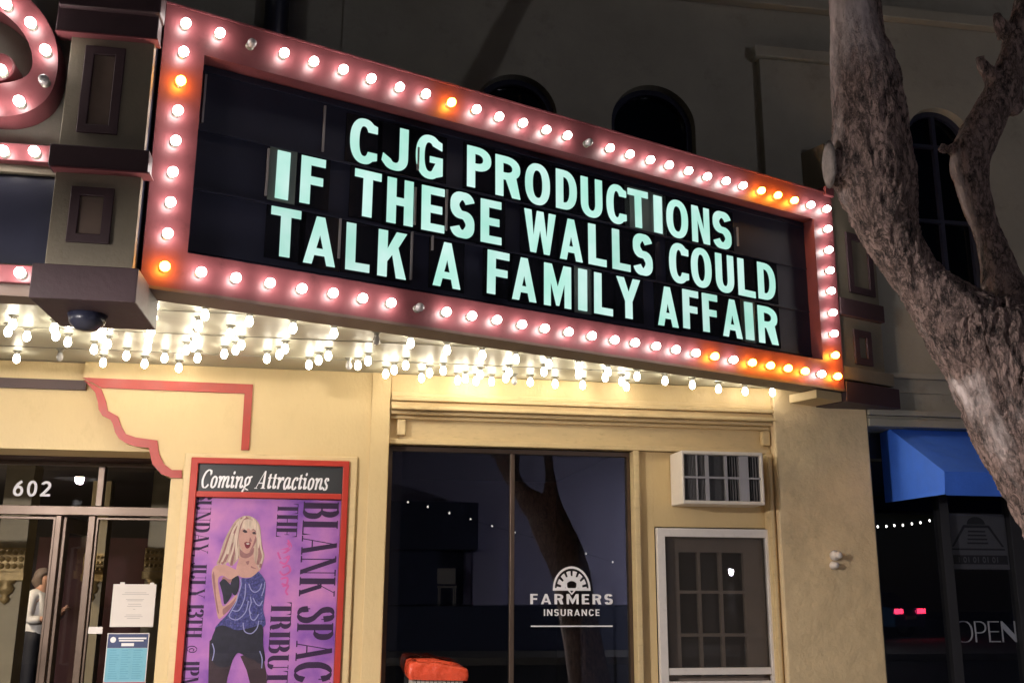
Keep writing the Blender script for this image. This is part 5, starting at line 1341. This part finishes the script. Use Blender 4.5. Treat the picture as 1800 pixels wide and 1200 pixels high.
MB().box(cpos.x - .24, cpos.x + .24, oy - .24, oy + .24, tz + .45, tz + .5).build("seat", "white_paint", CH, bevel=.01)
MB().box(cpos.x - .24, cpos.x + .24, oy - .24, oy - .2, tz + .55, tz + .95).build("backrest", "white_paint", CH, bevel=.01)
string_lights("string of small lights strung across the street, mirrored in the window", [mirror(x, y, 15, .2) for x, y in ((717, 882), (752, 890), (790, 901), (827, 912), (865, 924), (905, 935), (947, 947), (989, 960), (1030, 972), (1077, 987))], 2.3)
def street_lamp(p, label, added_hood=True):
    t = thing("street_lamp", label, "street lamp", (p.x, p.y, 0), 0, "street lamps")
    MB().tube([(p.x, p.y, 0), (p.x, p.y, p.z - .3)], [.09, .06], 10).build("pole", "steel", t, smooth=True)
    if added_hood: MB().lathe([(.02, .3), (.25, .10), (.31, -.015), (.30, -.015), (.24, .09), (.05, .15)], tuple(p), 18).build("cap", "steel", t)  # shade added to keep this lamp's light off the upper wall
    MB().lathe([(.02, -.08), (.05, -.045), (.062, .02), (.05, .07)], tuple(p), 14).build("lantern", "lamp_head" if added_hood else "globe_head", t, smooth=True)
street_lamp(mirror(140, 840, 6.75, EY), "lit street lamp at the kerb under an added light-cutting hood, mirrored in the transom beside the 602")
street_lamp(mirror(1285, 1005, 17, .19), "lit street lamp across the street, mirrored in the screen door", False)
# parked car, seen only mirrored in the shop window
cpt = mirror(1600, 1078, 23, SY)
CR = thing("parked_car", "dark blue parked car with red tail lights on, mirrored in the shop window", "car", (cpt.x, cpt.y, .02), rad(-25))
prof_ = [(0, .35), (0, .72), (.05, .95), (.55, 1.02), (1.1, 1.42), (2.3, 1.45), (3.0, 1.05), (4.0, .92), (4.25, .7), (4.25, .35)]
T_ = lambda a, b, d: (d, -a, b)
MB().plate([prof_], -.86, .86, T_).build("body", "car_blue", CR, local=True, bevel=.10, bseg=3)
MB().plate([[(.52, 1.04), (1.08, 1.39), (1.2, 1.39), (.7, 1.04)]], -.68, .68, lambda a, b, d: (d, -a + .07, b)).build("rear_window", "ac_dark", CR, local=True)
for s in (-1, 1):
    MB().plate([[(.9, 1.02), (1.2, 1.36), (2.25, 1.38), (2.8, 1.02)]], s * .862, s * .875, T_).build("side_window", "ac_dark", CR, local=True)
    MB().box(s * .80, s * .40, -.02, .035, .78, .93).build("tail_light", "tail_red", CR, local=True, bevel=.01)
    for yy in (-.8, -3.4):
        wv = MB().lathe([(.30, -.1), (.33, -.08), (.33, .08), (.30, .1)], (s * .80, yy, .33), 20, 'x').build("wheel", "rubber", CR, local=True)
        MB().lathe([(.2, -.11), (.2, .11)], (s * .80, yy, .33), 16, 'x').build("rim", "steel", wv, local=True)
MB().box(-.26, .26, .005, .04, .6, .72).build("number_plate", "white_paint", CR, local=True)
